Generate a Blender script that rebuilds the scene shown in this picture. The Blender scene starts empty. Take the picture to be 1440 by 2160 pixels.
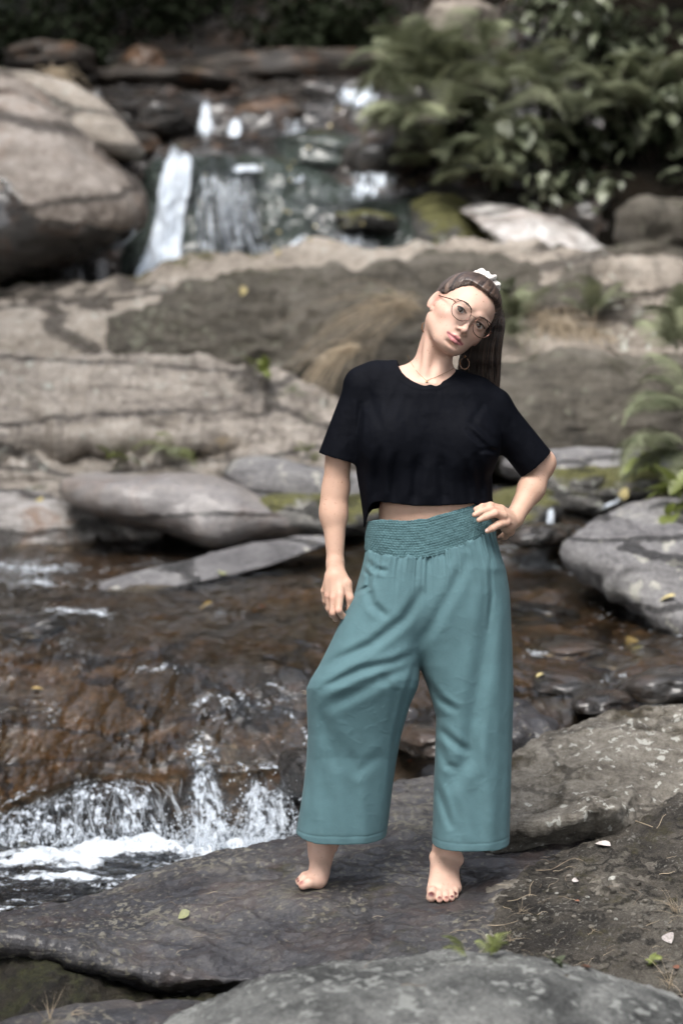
import bpy, math, random
import numpy as np
from mathutils import Vector, Matrix
random.seed(7)
rng = np.random.default_rng(7)
S = bpy.context.scene
COL = S.collection
# ------------------------------------------------------------------ camera
F, CX, HY, CH = 4050.0, 720.0, 747.0, 1.45      # focal length in photo pixels, principal column, eye level row, eye height
cam = bpy.data.objects.new('camera', bpy.data.cameras.new('camera'))
COL.objects.link(cam)
cam.location = (0, 0, CH)
cam.rotation_euler = (math.radians(90), 0, 0)
cd = cam.data
cd.sensor_fit = 'VERTICAL'; cd.sensor_height = 36; cd.sensor_width = 24
cd.lens = F / 2160 * 36
cd.shift_y = -(1080 - HY) / 2160
cd.clip_start = 0.05; cd.clip_end = 400
cd.dof.use_dof = True; cd.dof.focus_distance = 5.12; cd.dof.aperture_fstop = 2.15
S.camera = cam
# ------------------------------------------------------------------ sky, sun, exposure
SUN_EL, SUN_AZ = 58.0, 205.0
w = bpy.data.worlds.new('World'); S.world = w; w.use_nodes = True
nt = w.node_tree; nt.nodes.clear()
sky = nt.nodes.new('ShaderNodeTexSky'); sky.sky_type = 'NISHITA'; sky.sun_disc = False
sky.sun_elevation = math.radians(SUN_EL); sky.sun_rotation = math.radians(SUN_AZ)
sky.dust_density = 3.0; sky.air_density = 1.0
hs = nt.nodes.new('ShaderNodeHueSaturation'); hs.inputs['Saturation'].default_value = 0.34
bg = nt.nodes.new('ShaderNodeBackground'); bg.inputs['Strength'].default_value = 0.15
wo = nt.nodes.new('ShaderNodeOutputWorld')
nt.links.new(sky.outputs[0], hs.inputs['Color']); nt.links.new(hs.outputs[0], bg.inputs[0]); nt.links.new(bg.outputs[0], wo.inputs[0])
sl = bpy.data.lights.new('sun', 'SUN'); sl.energy = 0.7; sl.angle = math.radians(30); sl.color = (1.0, 0.96, 0.90)
so = bpy.data.objects.new('sun', sl); COL.objects.link(so)
_el, _az = math.radians(SUN_EL), math.radians(SUN_AZ)
_d = Vector((math.sin(_az) * math.cos(_el), math.cos(_az) * math.cos(_el), math.sin(_el)))   # towards the sun
so.rotation_euler = _d.to_track_quat('Z', 'Y').to_euler()
so.location = (-3, -3, 8)
S.view_settings.view_transform = 'Standard'; S.view_settings.look = 'None'
S.view_settings.exposure = 1.9; S.view_settings.gamma = 1.0; S.view_settings.use_curve_mapping = False
S.cycles.max_bounces = 8; S.cycles.transparent_max_bounces = 24
S.cycles.caustics_reflective = False; S.cycles.caustics_refractive = False
S.cycles.sample_clamp_indirect = 6.0

def P(px, py, Y):
    return ((px - CX) / F * Y, Y, CH - (py - HY) / F * Y)
def PA(px, py, Y):
    px = np.asarray(px, float); py = np.asarray(py, float); Y = np.asarray(Y, float)
    px, py, Y = np.broadcast_arrays(px, py, Y)
    return np.stack([(px - CX) / F * Y, Y, CH - (py - HY) / F * Y], -1)
# ------------------------------------------------------------------ numpy noise
def _h(i, j, k, seed):
    with np.errstate(over='ignore'):
        n = (i.astype(np.uint32) * np.uint32(73856093)) ^ (j.astype(np.uint32) * np.uint32(19349663)) ^ (k.astype(np.uint32) * np.uint32(83492791)) ^ np.uint32((seed * 2654435761) & 0xffffffff)
        n ^= n >> np.uint32(13); n *= np.uint32(1274126177); n ^= n >> np.uint32(16); n *= np.uint32(2246822519); n ^= n >> np.uint32(13)
    return n
def _g(i, j, k, seed, x, y, z):
    n = _h(i, j, k, seed)
    a = (n & np.uint32(1023)).astype(np.float32) * (2 * math.pi / 1024)
    c = ((n >> np.uint32(10)) & np.uint32(1023)).astype(np.float32) / 511.5 - 1
    s = np.sqrt(np.maximum(0, 1 - c * c))
    return s * np.cos(a) * x + s * np.sin(a) * y + c * z
def perlin(p, seed=0):
    p = np.asarray(p, np.float32)
    f = np.floor(p); i = f.astype(np.int64); q = p - f
    i0, j0, k0 = i[..., 0] + 100000, i[..., 1] + 100000, i[..., 2] + 100000
    x, y, z = q[..., 0], q[..., 1], q[..., 2]
    u, v, w_ = [t * t * t * (t * (t * 6 - 15) + 10) for t in (x, y, z)]
    r = 0
    for di in (0, 1):
        wu = u if di else 1 - u
        for dj in (0, 1):
            wv = v if dj else 1 - v
            for dk in (0, 1):
                ww = w_ if dk else 1 - w_
                r = r + wu * wv * ww * _g(i0 + di, j0 + dj, k0 + dk, seed, x - di, y - dj, z - dk)
    return r * 1.6
def fbm(p, octs=4, seed=0, gain=0.5, ridged=False):
    a, s, r = 1.0, 1.0, 0
    for o in range(octs):
        n = perlin(np.asarray(p, np.float32) * s, seed + o * 17)
        if ridged: n = 1 - 2 * np.abs(n)
        r = r + a * n; a *= gain; s *= 2.03
    return r
# ------------------------------------------------------------------ objects
def new_mesh(name, V, Fs, smooth=True):
    """V (N,3); Fs: list of index arrays, each (M,3) or (M,4)"""
    me = bpy.data.meshes.new(name)
    V = np.asarray(V, np.float32)
    Fs = [np.asarray(f, np.int32) for f in (Fs if isinstance(Fs, list) else [Fs]) if len(f)]
    me.vertices.add(len(V)); me.vertices.foreach_set('co', V.ravel())
    li = np.concatenate([f.ravel() for f in Fs]); n = sum(len(f) for f in Fs)
    tot = np.concatenate([np.full(len(f), f.shape[1], np.int32) for f in Fs])
    st = np.concatenate([[0], np.cumsum(tot)[:-1]]).astype(np.int32)
    me.loops.add(len(li)); me.loops.foreach_set('vertex_index', li)
    me.polygons.add(n); me.polygons.foreach_set('loop_start', st); me.polygons.foreach_set('loop_total', tot)
    me.polygons.foreach_set('use_smooth', np.full(n, smooth))
    me.update(calc_edges=True); me.validate()
    return me
def vattr(me, name, val):
    val = np.asarray(val, np.float32)
    if val.ndim == 1:
        a = me.attributes.new(name, 'FLOAT', 'POINT'); a.data.foreach_set('value', val)
    else:
        if val.shape[1] == 3: val = np.concatenate([val, np.ones((len(val), 1), np.float32)], 1)
        a = me.attributes.new(name, 'FLOAT_COLOR', 'POINT'); a.data.foreach_set('color', val.ravel())
def tag(o, label=None, cat=None, group=None, kind=None):
    if label: o['label'] = label
    if cat: o['category'] = cat
    if group: o['group'] = group
    if kind: o['kind'] = kind
    return o
def obj(name, me, mat=None, parent=None, loc=None, rot=None, scale=None):
    o = bpy.data.objects.new(name, me); COL.objects.link(o)
    if mat is not None and me is not None:
        if len(me.materials) == 0: me.materials.append(mat)
    if parent is not None: o.parent = parent
    if loc is not None: o.location = loc
    if rot is not None: o.rotation_euler = rot
    if scale is not None: o.scale = scale
    return o
def world_obj(name, V, Fs, mat, parent=None, attrs=None, smooth=True):
    """vertices in world space; the origin goes to the base centre of a top-level object"""
    V = np.asarray(V, float)
    if parent is None:
        c = np.array([(V[:, 0].min() + V[:, 0].max()) / 2, (V[:, 1].min() + V[:, 1].max()) / 2, V[:, 2].min()])
    else: c = np.array(parent.location)
    me = new_mesh(name, V - c, Fs, smooth)
    for k, v in (attrs or {}).items(): vattr(me, k, v)
    o = obj(name, me, mat, parent)
    if parent is None: o.location = c
    return o
def empty(name, loc, rz=0):
    o = bpy.data.objects.new(name, None); COL.objects.link(o); o.location = loc; o.rotation_euler = (0, 0, rz); o.empty_display_size = 0.1
    return o
def copy_tree(o, parent=None):
    c = o.copy(); COL.objects.link(c)
    if parent is not None: c.parent = parent
    for ch in o.children: copy_tree(ch, c)
    return c
def grid_faces(nu, nv, wrap=False):
    i, j = np.meshgrid(np.arange(nu - (0 if wrap else 1)), np.arange(nv - 1), indexing='ij')
    a = i * nv + j; b = ((i + 1) % nu) * nv + j
    return np.stack([a, b, b + 1, a + 1], -1).reshape(-1, 4)
def vnormals(V, Q):
    n = np.cross(V[Q[:, 2]] - V[Q[:, 0]], V[Q[:, -1]] - V[Q[:, 1]])
    N = np.zeros_like(V)
    for k in range(Q.shape[1]):
        for a in range(3): N[:, a] += np.bincount(Q[:, k], n[:, a], len(V))
    return N / np.maximum(np.linalg.norm(N, axis=1, keepdims=True), 1e-9)
def tubes(paths, radii, sides=5, squash=None):
    """many open tubes in one array pair; paths: list of (n,3), radii: list of (n,)"""
    VV, FF, off = [], [], 0
    for p, r in zip(paths, radii):
        p = np.asarray(p, float); n = len(p); r = np.broadcast_to(np.asarray(r, float), (n,))
        t = np.gradient(p, axis=0); t /= np.maximum(np.linalg.norm(t, axis=1, keepdims=True), 1e-9)
        up = np.array([0, 0, 1.0]) if abs(t[:, 2]).mean() < 0.85 else np.array([1.0, 0, 0])
        a = np.cross(t, up); a /= np.maximum(np.linalg.norm(a, axis=1, keepdims=True), 1e-9); b = np.cross(t, a)
        th = np.arange(sides) / sides * 2 * math.pi
        ring = p[:, None] + r[:, None, None] * (np.cos(th)[None, :, None] * a[:, None] + np.sin(th)[None, :, None] * b[:, None])
        VV.append(ring.reshape(-1, 3))
        i, j = np.meshgrid(np.arange(n - 1), np.arange(sides), indexing='ij')
        q = np.stack([i * sides + j, i * sides + (j + 1) % sides, (i + 1) * sides + (j + 1) % sides, (i + 1) * sides + j], -1).reshape(-1, 4)
        FF.append(q + off)
        off += n * sides
    return np.concatenate(VV), np.concatenate(FF)
def spline(pts, n):
    """Catmull-Rom through pts -> n points"""
    p = np.asarray(pts, float)
    if len(p) == 2: return p[0] + (p[1] - p[0]) * np.linspace(0, 1, n)[:, None]
    e = np.concatenate([[2 * p[0] - p[1]], p, [2 * p[-1] - p[-2]]])
    t = np.linspace(0, len(p) - 1 - 1e-6, n); i = t.astype(int); u = (t - i)[:, None]
    a, b, c, d = e[i], e[i + 1], e[i + 2], e[i + 3]
    return 0.5 * (2 * b + (c - a) * u + (2 * a - 5 * b + 4 * c - d) * u * u + (3 * b - a - 3 * c + d) * u ** 3)
# ------------------------------------------------------------------ materials
class NT:
    def __init__(s, name):
        s.m = bpy.data.materials.new(name); s.m.use_nodes = True; s.t = s.m.node_tree; s.t.nodes.clear()
    def n(s, typ, ins=None, **props):
        nd = s.t.nodes.new('ShaderNode' + typ)
        for k, v in props.items(): setattr(nd, k, v)
        for k, v in (ins or {}).items():
            sock = nd.inputs[k]
            if isinstance(v, tuple) and len(v) == 2 and hasattr(v[0], 'outputs'): s.t.links.new(v[0].outputs[v[1]], sock)
            elif hasattr(v, 'outputs'): s.t.links.new(v.outputs[0], sock)
            elif isinstance(v, (tuple, list)) and len(v) == 3 and sock.type == 'RGBA': sock.default_value = (*v, 1)
            else: sock.default_value = v
        return nd
    def ramp(s, fac, stops, interp='LINEAR'):
        nd = s.t.nodes.new('ShaderNodeValToRGB'); nd.color_ramp.interpolation = interp
        el = nd.color_ramp.elements
        while len(el) < len(stops): el.new(0.5)
        for e, (p, c) in zip(el, stops):
            e.position = p; e.color = (*c, 1) if isinstance(c, (tuple, list)) else (c, c, c, 1)
        s.t.links.new(fac.outputs[0] if hasattr(fac, 'outputs') else fac, nd.inputs[0])
        return nd
    def mix(s, fac, a, b, blend='MIX'):
        nd = s.t.nodes.new('ShaderNodeMix'); nd.data_type = 'RGBA'; nd.blend_type = blend
        for sock, v in ((nd.inputs[0], fac), (nd.inputs[6], a), (nd.inputs[7], b)):
            if hasattr(v, 'outputs'): s.t.links.new(v.outputs[2] if v.bl_idname == 'ShaderNodeMix' else v.outputs[0], sock)
            elif isinstance(v, (tuple, list)): sock.default_value = (*v, 1)
            else: sock.default_value = v
        return nd
    def col(s, nd):
        return (nd, 2) if nd.bl_idname == 'ShaderNodeMix' else (nd, 0)
    def math(s, op, a, b=0.5, clamp=False):
        return s.n('Math', {0: a, 1: b}, operation=op, use_clamp=clamp)
    def out(s, sh):
        o = s.t.nodes.new('ShaderNodeOutputMaterial'); s.t.links.new(sh.outputs[0], o.inputs['Surface']); return s.m
    def coords(s, scale=(1, 1, 1), rot=(0, 0, 0)):
        tc = s.n('NewGeometry')
        return s.n('Mapping', {0: (tc, 0), 'Scale': scale, 'Rotation': rot})
def rock_mat(name, cols, scale=2.0, strata=0.4, lichen=0.0, lichen_col=(.42, .43, .38), lichen_scale=14, moss=0.0, moss_col=(.05, .06, .015),
             rough=0.8, wet=0.0, bump=0.6, grain=1.0, rust=0.0, tilt=0.25, bdist=0.02, crack=.7, spec=.5):
    t = NT(name)
    co = t.coords(); sc = t.coords((1, 1, 5), (tilt * .4, tilt, 0))
    big = t.n('TexNoise', {'Vector': co, 'Scale': scale * .45, 'Detail': 6, 'Roughness': .62, 'Distortion': .6})
    st = t.n('TexNoise', {'Vector': sc, 'Scale': scale * 1.3, 'Detail': 9, 'Roughness': .68, 'Distortion': .9})
    fine = t.n('TexNoise', {'Vector': co, 'Scale': scale * 16, 'Detail': 7, 'Roughness': .75})
    f = t.n('Mix', {0: strata, 2: (big, 0), 3: (st, 0)})
    f2 = t.n('Mix', {0: .30, 2: f, 3: (fine, 0)})
    n = len(cols)
    base = t.ramp(f2, [(.39 + .22 * i / (n - 1), c) for i, c in enumerate(cols)])
    c = base
    # mineral grain
    gr = t.n('TexNoise', {'Vector': co, 'Scale': 160 * grain, 'Detail': 3, 'Roughness': .8})
    grr = t.ramp(gr, [(.35, (.55, .55, .55)), (.5, (1, 1, 1)), (.68, (1.0, 1.0, 1.0))])
    c = t.mix(.75, c, grr, 'MULTIPLY')
    sp = t.ramp(gr, [(.62, 0.0), (.70, 1.0)])
    c = t.mix(t.math('MULTIPLY', sp, .35), c, (.38, .36, .33))
    wv = t.n('TexNoise', {'Vector': co, 'Scale': scale * 1.1, 'Detail': 5})
    cv = t.n('Mix', {0: .35, 4: (sc, 0), 5: (wv, 1)}, data_type='VECTOR')
    ck = t.n('TexVoronoi', {'Vector': (cv, 1), 'Scale': scale * .55}, feature='DISTANCE_TO_EDGE')
    ckr = t.ramp(t.math('ADD', ck, t.math('MULTIPLY', t.math('SUBTRACT', fine, .5), .10)), [(.0, 0.0), (.035 if crack > .5 else .018, 1.0)])
    c = t.mix(t.math('MULTIPLY', t.math('SUBTRACT', 1.0, ckr), crack), c, tuple(x * .35 for x in cols[0]))
    if rust > 0:
        rn = t.n('TexNoise', {'Vector': co, 'Scale': scale * 1.7, 'Detail': 5, 'Roughness': .7, 'Distortion': 1.0})
        c = t.mix(t.math('MULTIPLY', t.ramp(rn, [(.5, 0.0), (.64, 1.0)]), rust), c, (.17, .075, .025))
    if lichen > 0:
        ln = t.n('TexNoise', {'Vector': co, 'Scale': lichen_scale, 'Detail': 5, 'Roughness': .55, 'Distortion': .25})
        l2 = t.n('TexNoise', {'Vector': co, 'Scale': scale * .8, 'Detail': 3})
        lm = t.math('ADD', ln, t.math('MULTIPLY', t.math('SUBTRACT', l2, .5), .45))
        lr = t.ramp(lm, [(.67 - .13 * lichen, 0.0), (.71 - .13 * lichen, 1.0)])
        lcol = t.mix(fine, tuple(x * .7 for x in lichen_col), lichen_col)
        c = t.mix(t.math('MULTIPLY', lr, .85), c, lcol)
    if moss > 0:
        g = t.n('NewGeometry'); sx = t.n('SeparateXYZ', {0: (g, 1)})
        mn = t.n('TexNoise', {'Vector': co, 'Scale': scale * 1.4, 'Detail': 8, 'Roughness': .7})
        mm = t.math('ADD', t.math('MULTIPLY', (sx, 2), .25), mn)
        mr = t.ramp(mm, [(.86 - .30 * moss, 0.0), (.96 - .30 * moss, 1.0)])
        mc = t.ramp(fine, [(.35, tuple(x * .35 for x in moss_col)), (.55, moss_col), (.72, tuple(min(1, x * 2.0) for x in moss_col))])
        c = t.mix(mr, c, mc)
    b1 = t.n('Bump', {'Strength': bump, 'Distance': bdist, 'Height': (st, 0)})
    b1 = t.n('Bump', {'Strength': crack, 'Distance': bdist * .6, 'Height': (ckr, 0), 'Normal': b1})
    b2 = t.n('Bump', {'Strength': bump, 'Distance': bdist * .35, 'Height': (fine, 0), 'Normal': b1})
    b3 = t.n('Bump', {'Strength': bump * .8, 'Distance': .0015, 'Height': (gr, 0), 'Normal': b2})
    wn = t.n('TexNoise', {'Vector': co, 'Scale': scale * .8, 'Detail': 3})
    rr = t.ramp(wn, [(.40, max(.12, rough - wet * .6)), (.62, rough)])
    bs = t.n('BsdfPrincipled', {'Base Color': t.col(c), 'Roughness': rr, 'Normal': b3, 'Specular IOR Level': spec})
    if wet > 0:
        bs.inputs['Coat Weight'].default_value = wet; bs.inputs['Coat Roughness'].default_value = .12
    return t.out(bs)
def simple_mat(name, col, rough=.6, var=.3, scale=20, transl=0.0, bump=0.0, spec=.5, col2=None, coat=0):
    t = NT(name)
    no = t.n('TexNoise', {'Vector': t.coords(), 'Scale': scale, 'Detail': 5, 'Roughness': .65})
    oi = t.n('ObjectInfo')
    lo = tuple(x * (1 - var) for x in col); hi = col2 or tuple(min(1, x * (1 + var)) for x in col)
    c = t.ramp(no, [(.35, lo), (.65, hi)])
    v = t.math('ADD', t.math('MULTIPLY', (oi, 5), .5), .75)
    c = t.n('HueSaturation', {'Color': c, 'Value': v})
    bs = t.n('BsdfPrincipled', {'Base Color': c, 'Roughness': rough, 'Specular IOR Level': spec, 'Coat Weight': coat})
    if bump: 
        b = t.n('Bump', {'Strength': bump, 'Distance': .004, 'Height': (no, 0)}); t.t.links.new(b.outputs[0], bs.inputs['Normal'])
    if transl:
        tr = t.n('BsdfTranslucent', {'Color': c}); return t.out(t.n('MixShader', {0: transl, 1: bs, 2: tr}))
    return t.out(bs)
def water_mat(name, tint=(.80, .72, .60), scale=9.0, flow=(1, .35, 1), bump=.6, foam=True, foamscale=22, dist=.02):
    t = NT(name)
    co = t.coords(flow); cf = t.coords()
    n1 = t.n('TexNoise', {'Vector': co, 'Scale': scale, 'Detail': 6, 'Roughness': .6, 'Distortion': 1.2})
    n2 = t.n('TexNoise', {'Vector': co, 'Scale': scale * 5, 'Detail': 3, 'Roughness': .6, 'Distortion': .8})
    b1 = t.n('Bump', {'Strength': bump, 'Distance': dist, 'Height': (n1, 0)})
    b2 = t.n('Bump', {'Strength': bump * .8, 'Distance': dist * .10, 'Height': (n2, 0), 'Normal': b1})
    fr = t.n('Fresnel', {'IOR': 1.5, 'Normal': b2})
    gl = t.n('BsdfGlossy', {'Color': (.95, .97, 1), 'Roughness': .035, 'Normal': b2})
    tr = t.n('BsdfTransparent', {'Color': tint})
    m = t.n('MixShader', {0: fr, 1: tr, 2: gl})
    if foam:
        at = t.n('Attribute', attribute_name='foam')
        fn = t.n('TexNoise', {'Vector': cf, 'Scale': foamscale, 'Detail': 8, 'Roughness': .7, 'Distortion': .6})
        vo = t.n('TexVoronoi', {'Vector': cf, 'Scale': foamscale * 3.5})
        s = t.math('SUBTRACT', t.math('ADD', (at, 2), t.math('MULTIPLY', fn, .9)), t.math('MULTIPLY', (vo, 0), .22))
        fm = t.ramp(s, [(.74, 0.0), (.94, 1.0)])
        fb = t.n('Bump', {'Strength': .8, 'Distance': .012, 'Height': (fn, 0), 'Normal': b1})
        fd = t.n('BsdfPrincipled', {'Base Color': (.60, .65, .70), 'Roughness': .35, 'Normal': fb})
        m = t.n('MixShader', {0: fm, 1: m, 2: fd})
    return t.out(m)
def fall_mat(name, dens=.5, sx=16, sy=5.0, en=.7):
    """white, broken, falling water: streaks along the fall"""
    t = NT(name)
    uv = t.n('Attribute', attribute_name='flow'); co = t.n('Mapping', {0: (uv, 1), 'Scale': (sx, sy, 1)})
    at = t.n('Attribute', attribute_name='foam')
    n1 = t.n('TexNoise', {'Vector': co, 'Scale': 1.0, 'Detail': 6, 'Roughness': .7, 'Distortion': .7})
    e = t.n('TexNoise', {'Vector': t.coords(), 'Scale': 4 + sx * .3, 'Detail': 4, 'Roughness': .7})
    ed = t.math('ADD', (at, 2), t.math('MULTIPLY', t.math('SUBTRACT', e, .5), en))
    s = t.math('ADD', t.math('MULTIPLY', ed, .45), (n1, 0))
    fm = t.ramp(s, [(1.04 - dens, 0.0), (1.22 - dens, 1.0)])
    al = t.ramp(ed, [(.12, 0.0), (.45, 1.0)])
    fm = t.math('MULTIPLY', fm, al)
    b1 = t.n('Bump', {'Strength': .9, 'Distance': .03, 'Height': (n1, 0)})
    fr = t.math('MULTIPLY', t.n('Fresnel', {'IOR': 1.4, 'Normal': b1}), al)
    gl = t.n('BsdfGlossy', {'Color': (.92, .96, 1), 'Roughness': .12, 'Normal': b1})
    tr = t.n('BsdfTransparent', {'Color': (1, 1, 1)})
    m = t.n('MixShader', {0: fr, 1: tr, 2: gl})
    fd = t.n('BsdfPrincipled', {'Base Color': (.62, .68, .75), 'Roughness': .3, 'Normal': b1})
    return t.out(t.n('MixShader', {0: fm, 1: m, 2: fd}))

M = {}
TAUPE = [(.09, .074, .058), (.26, .222, .182), (.38, .332, .28), (.50, .455, .40)]
def dim(cols, k): return [tuple(x * k for x in c) for c in cols]
M['pale_rock'] = rock_mat('pale rock', dim(TAUPE, .84), 1.1, .5, crack=.65, lichen=.2, rough=.8, bump=.8, grain=.5, moss=.25, moss_col=(.08, .07, .03), bdist=.06)
M['face_rock'] = rock_mat('weathered rock face', dim([(.04, .034, .025), (.12, .104, .080), (.19, .168, .134), (.28, .255, .215)], .80), 1.6, .35, crack=.3, lichen=.5, lichen_col=(.24, .24, .18), moss=.40, moss_col=(.055, .048, .022), grain=.5, bump=1.0, bdist=.10)
M['boulder'] = rock_mat('smooth boulder', [(.06, .046, .036), (.18, .148, .122), (.32, .28, .245), (.42, .385, .35)], .8, .25, rough=.7, bump=.6, grain=.4, rust=.3, bdist=.05)
M['ledge'] = rock_mat('banded ledge rock', [(.05, .04, .033), (.20, .172, .145), (.34, .30, .258), (.47, .43, .385)], 1.5, .6, crack=.65, lichen=.3, rough=.7, bump=.9, grain=.5, moss=.15, bdist=.05, wet=.15)
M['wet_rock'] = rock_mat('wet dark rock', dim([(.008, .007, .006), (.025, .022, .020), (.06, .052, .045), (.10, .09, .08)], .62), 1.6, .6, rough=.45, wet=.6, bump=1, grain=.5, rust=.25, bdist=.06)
M['fall_rock'] = rock_mat('algae rock under the falls', [(.006, .008, .007), (.018, .028, .023), (.038, .056, .045), (.07, .085, .072)], 1.5, .3, crack=.3, rough=.3, wet=.7, bump=1, grain=.5, moss=.35, moss_col=(.05, .05, .015), bdist=.06)
M['mossy_rock'] = rock_mat('mossy rock', [(.015, .014, .012), (.05, .048, .045), (.13, .125, .118), (.28, .27, .25)], 2.2, .4, lichen=.4, moss=1.05, moss_col=(.095, .092, .026), bump=.9, grain=.6, bdist=.04)
M['grey_rock'] = rock_mat('grey stream rock', [(.05, .048, .05), (.12, .115, .118), (.20, .195, .195), (.31, .30, .285)], 2.0, .4, lichen=.45, lichen_col=(.40, .39, .34), rough=.7, bump=.8, grain=.6, bdist=.03)
M['slab'] = rock_mat('dark slab rock', [(.010, .010, .012), (.032, .031, .036), (.066, .063, .066), (.135, .124, .11)], 3.0, .5, lichen=.62, lichen_col=(.20, .185, .145), lichen_scale=60, rough=.52, bump=1.0, wet=.22, moss=.12, moss_col=(.045, .04, .018), tilt=.15, bdist=.022, rust=.12, crack=.25)
M['bank'] = rock_mat('lichened bank rock', [(.030, .024, .018), (.11, .096, .078), (.20, .182, .152), (.31, .285, .25)], 2.6, .5, lichen=.35, lichen_col=(.55, .55, .50), lichen_scale=30, bump=1.0, crack=.35, moss=.35, moss_col=(.04, .03, .014), bdist=.03)
M['fore'] = rock_mat('blotchy foreground rock', [(.018, .018, .018), (.085, .087, .084), (.19, .193, .184), (.34, .345, .328)], 7.5, .2, lichen=.75, lichen_col=(.36, .37, .35), lichen_scale=38, bump=1.0, bdist=.02, crack=.15)
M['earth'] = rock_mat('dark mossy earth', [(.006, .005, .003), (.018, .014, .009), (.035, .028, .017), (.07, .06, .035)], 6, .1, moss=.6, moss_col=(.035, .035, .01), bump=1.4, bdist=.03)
M['soil'] = rock_mat('forest soil', [(.003, .0025, .002), (.006, .005, .003), (.011, .008, .005), (.020, .015, .009)], 2, .1, moss=.4, moss_col=(.010, .012, .005), bump=1.2, bdist=.08, grain=.3, spec=.08, rough=1.0)
M['bed'] = rock_mat('brown streambed', [(.002, .0015, .001), (.009, .0065, .004), (.038, .024, .012), (.14, .085, .043)], 3.0, .3, rough=.5, bump=.8, rust=.22, wet=.3, grain=.6, bdist=.04)
M['water'] = water_mat('stream water', tint=(.90, .82, .68), scale=7, flow=(1.3, .5, 1), bump=.8, dist=.035, foamscale=18)
M['pool'] = water_mat('pool water', tint=(.45, .42, .30), scale=9, flow=(.7, 1.6, 1), bump=.9, dist=.03, foamscale=16)
M['fall'] = fall_mat('falling water', .34)
M['thin_fall'] = fall_mat('thin falling water', .17, 24, 3)
M['near_fall'] = fall_mat('near falling water', .17, 48, 13, 1.5)
t_ = NT('water drops')
M['spray'] = t_.out(t_.n('MixShader', {0: .45, 1: t_.n('BsdfPrincipled', {'Base Color': (.62, .67, .72), 'Roughness': .12}), 2: t_.n('BsdfTransparent', {})}))
M['fern'] = simple_mat('fern green', (.115, .135, .075), .7, .35, 3, transl=.25, col2=(.25, .265, .165), spec=.25)
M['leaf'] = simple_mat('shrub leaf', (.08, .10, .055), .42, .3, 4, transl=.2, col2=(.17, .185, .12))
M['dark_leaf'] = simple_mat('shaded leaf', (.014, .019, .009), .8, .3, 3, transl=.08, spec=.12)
M['bright_leaf'] = simple_mat('yellow green leaf', (.17, .20, .055), .5, .25, 20, transl=.3)
M['dry'] = simple_mat('dry grass', (.42, .34, .24), .8, .35, 30, transl=.1)
M['twig'] = simple_mat('twig', (.22, .17, .12), .8, .35, 60)
M['bark'] = simple_mat('bark', (.045, .035, .026), .9, .5, 12, bump=1)
M['yellow'] = simple_mat('fallen yellow leaf', (.36, .30, .14), .6, .2, 40)
M['white_leaf'] = simple_mat('bleached leaf', (.40, .36, .34), .7, .3, 200)
M['green_leaf'] = simple_mat('olive fallen leaf', (.24, .25, .12), .6, .2, 60)
M['red_leaf'] = simple_mat('rusty fallen leaf', (.20, .08, .045), .6, .3, 200)
# ------------------------------------------------------------------ rock and sheet builders
def displace(V, Q, amps, seed, sheet=False, keep=None):
    N = vnormals(V, Q)
    d = np.zeros(len(V))
    for i, a in enumerate(amps):
        fr, am = a[0], a[1]; oc = a[2] if len(a) > 2 else 4; rd = len(a) > 3 and a[3]
        st = a[4] if len(a) > 4 else (1, 1, 1)
        d += am * fbm(V * fr * np.array(st), oc, seed + 31 * i, ridged=rd)
    if keep is not None: d = d * keep
    return V + N * d[:, None], N
def row_sample(row, nu):
    r = np.array([p if len(p) == 3 else (*p, 0) for p in row], float)
    t = (r[:, 0] - r[0, 0]) / (r[-1, 0] - r[0, 0])
    u = np.linspace(0, 1, nu)
    out = np.stack([np.interp(u, t, r[:, k]) for k in range(3)], -1)
    k = max(1, nu // 60); ker = np.hanning(2 * k + 3); ker /= ker.sum()
    pad = np.pad(out, ((k + 1, k + 1), (0, 0)), mode='reflect', reflect_type='odd')
    return np.stack([np.convolve(pad[:, c], ker, 'valid') for c in range(3)], -1)
def loft_arr(rows, nu, nv):
    R = np.stack([row_sample(r, nu) for r in rows])            # (nr, nu, 3) in (px, py, Y)
    nr = len(rows)
    W = PA(R[..., 0], R[..., 1], R[..., 2])
    d = np.linalg.norm(np.diff(W, axis=0), axis=2).mean(1); s = np.concatenate([[0], np.cumsum(d)]); s /= s[-1]
    v = np.linspace(0, 1, nv)
    i = np.clip(np.searchsorted(s, v, 'right') - 1, 0, nr - 2); u = ((v - s[i]) / (s[i + 1] - s[i]))[:, None, None]
    E = np.concatenate([2 * W[:1] - W[1:2], W, 2 * W[-1:] - W[-2:-1]])
    a, b, c, e = E[i], E[i + 1], E[i + 2], E[i + 3]
    m1, m2 = (c - a) * .35, (e - b) * .35
    h = (2 * u**3 - 3 * u**2 + 1) * b + (u**3 - 2 * u**2 + u) * m1 + (-2 * u**3 + 3 * u**2) * c + (u**3 - u**2) * m2
    V = h.transpose(1, 0, 2).reshape(-1, 3)                    # index = iu*nv + iv
    return V, grid_faces(nu, nv), np.repeat(np.linspace(0, 1, nu), nv), np.tile(v, nu)
def loft(name, rows, nu, nv, mat, amps, seed=1, mat2=None, split=None, parent=None, attrs=None):
    V, Q, U, W = loft_arr(rows, nu, nv)
    if ((V - np.array([0, 0, CH])) * vnormals(V, Q)).sum() > 0: Q = Q[:, ::-1]
    V, N = displace(V, Q, amps, seed)
    at = {k: f(V, U, W) for k, f in (attrs or {}).items()}
    o = world_obj(name, V, Q, mat, parent, at)
    if mat2:
        o.data.materials.append(mat2)
        ctr = V[Q].mean(1); n = fbm(ctr * 1.6, 4, seed + 5)
        idx = split(U[Q].mean(1), W[Q].mean(1), n).astype(np.int32)
        o.data.polygons.foreach_set('material_index', idx)
    return o
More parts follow.
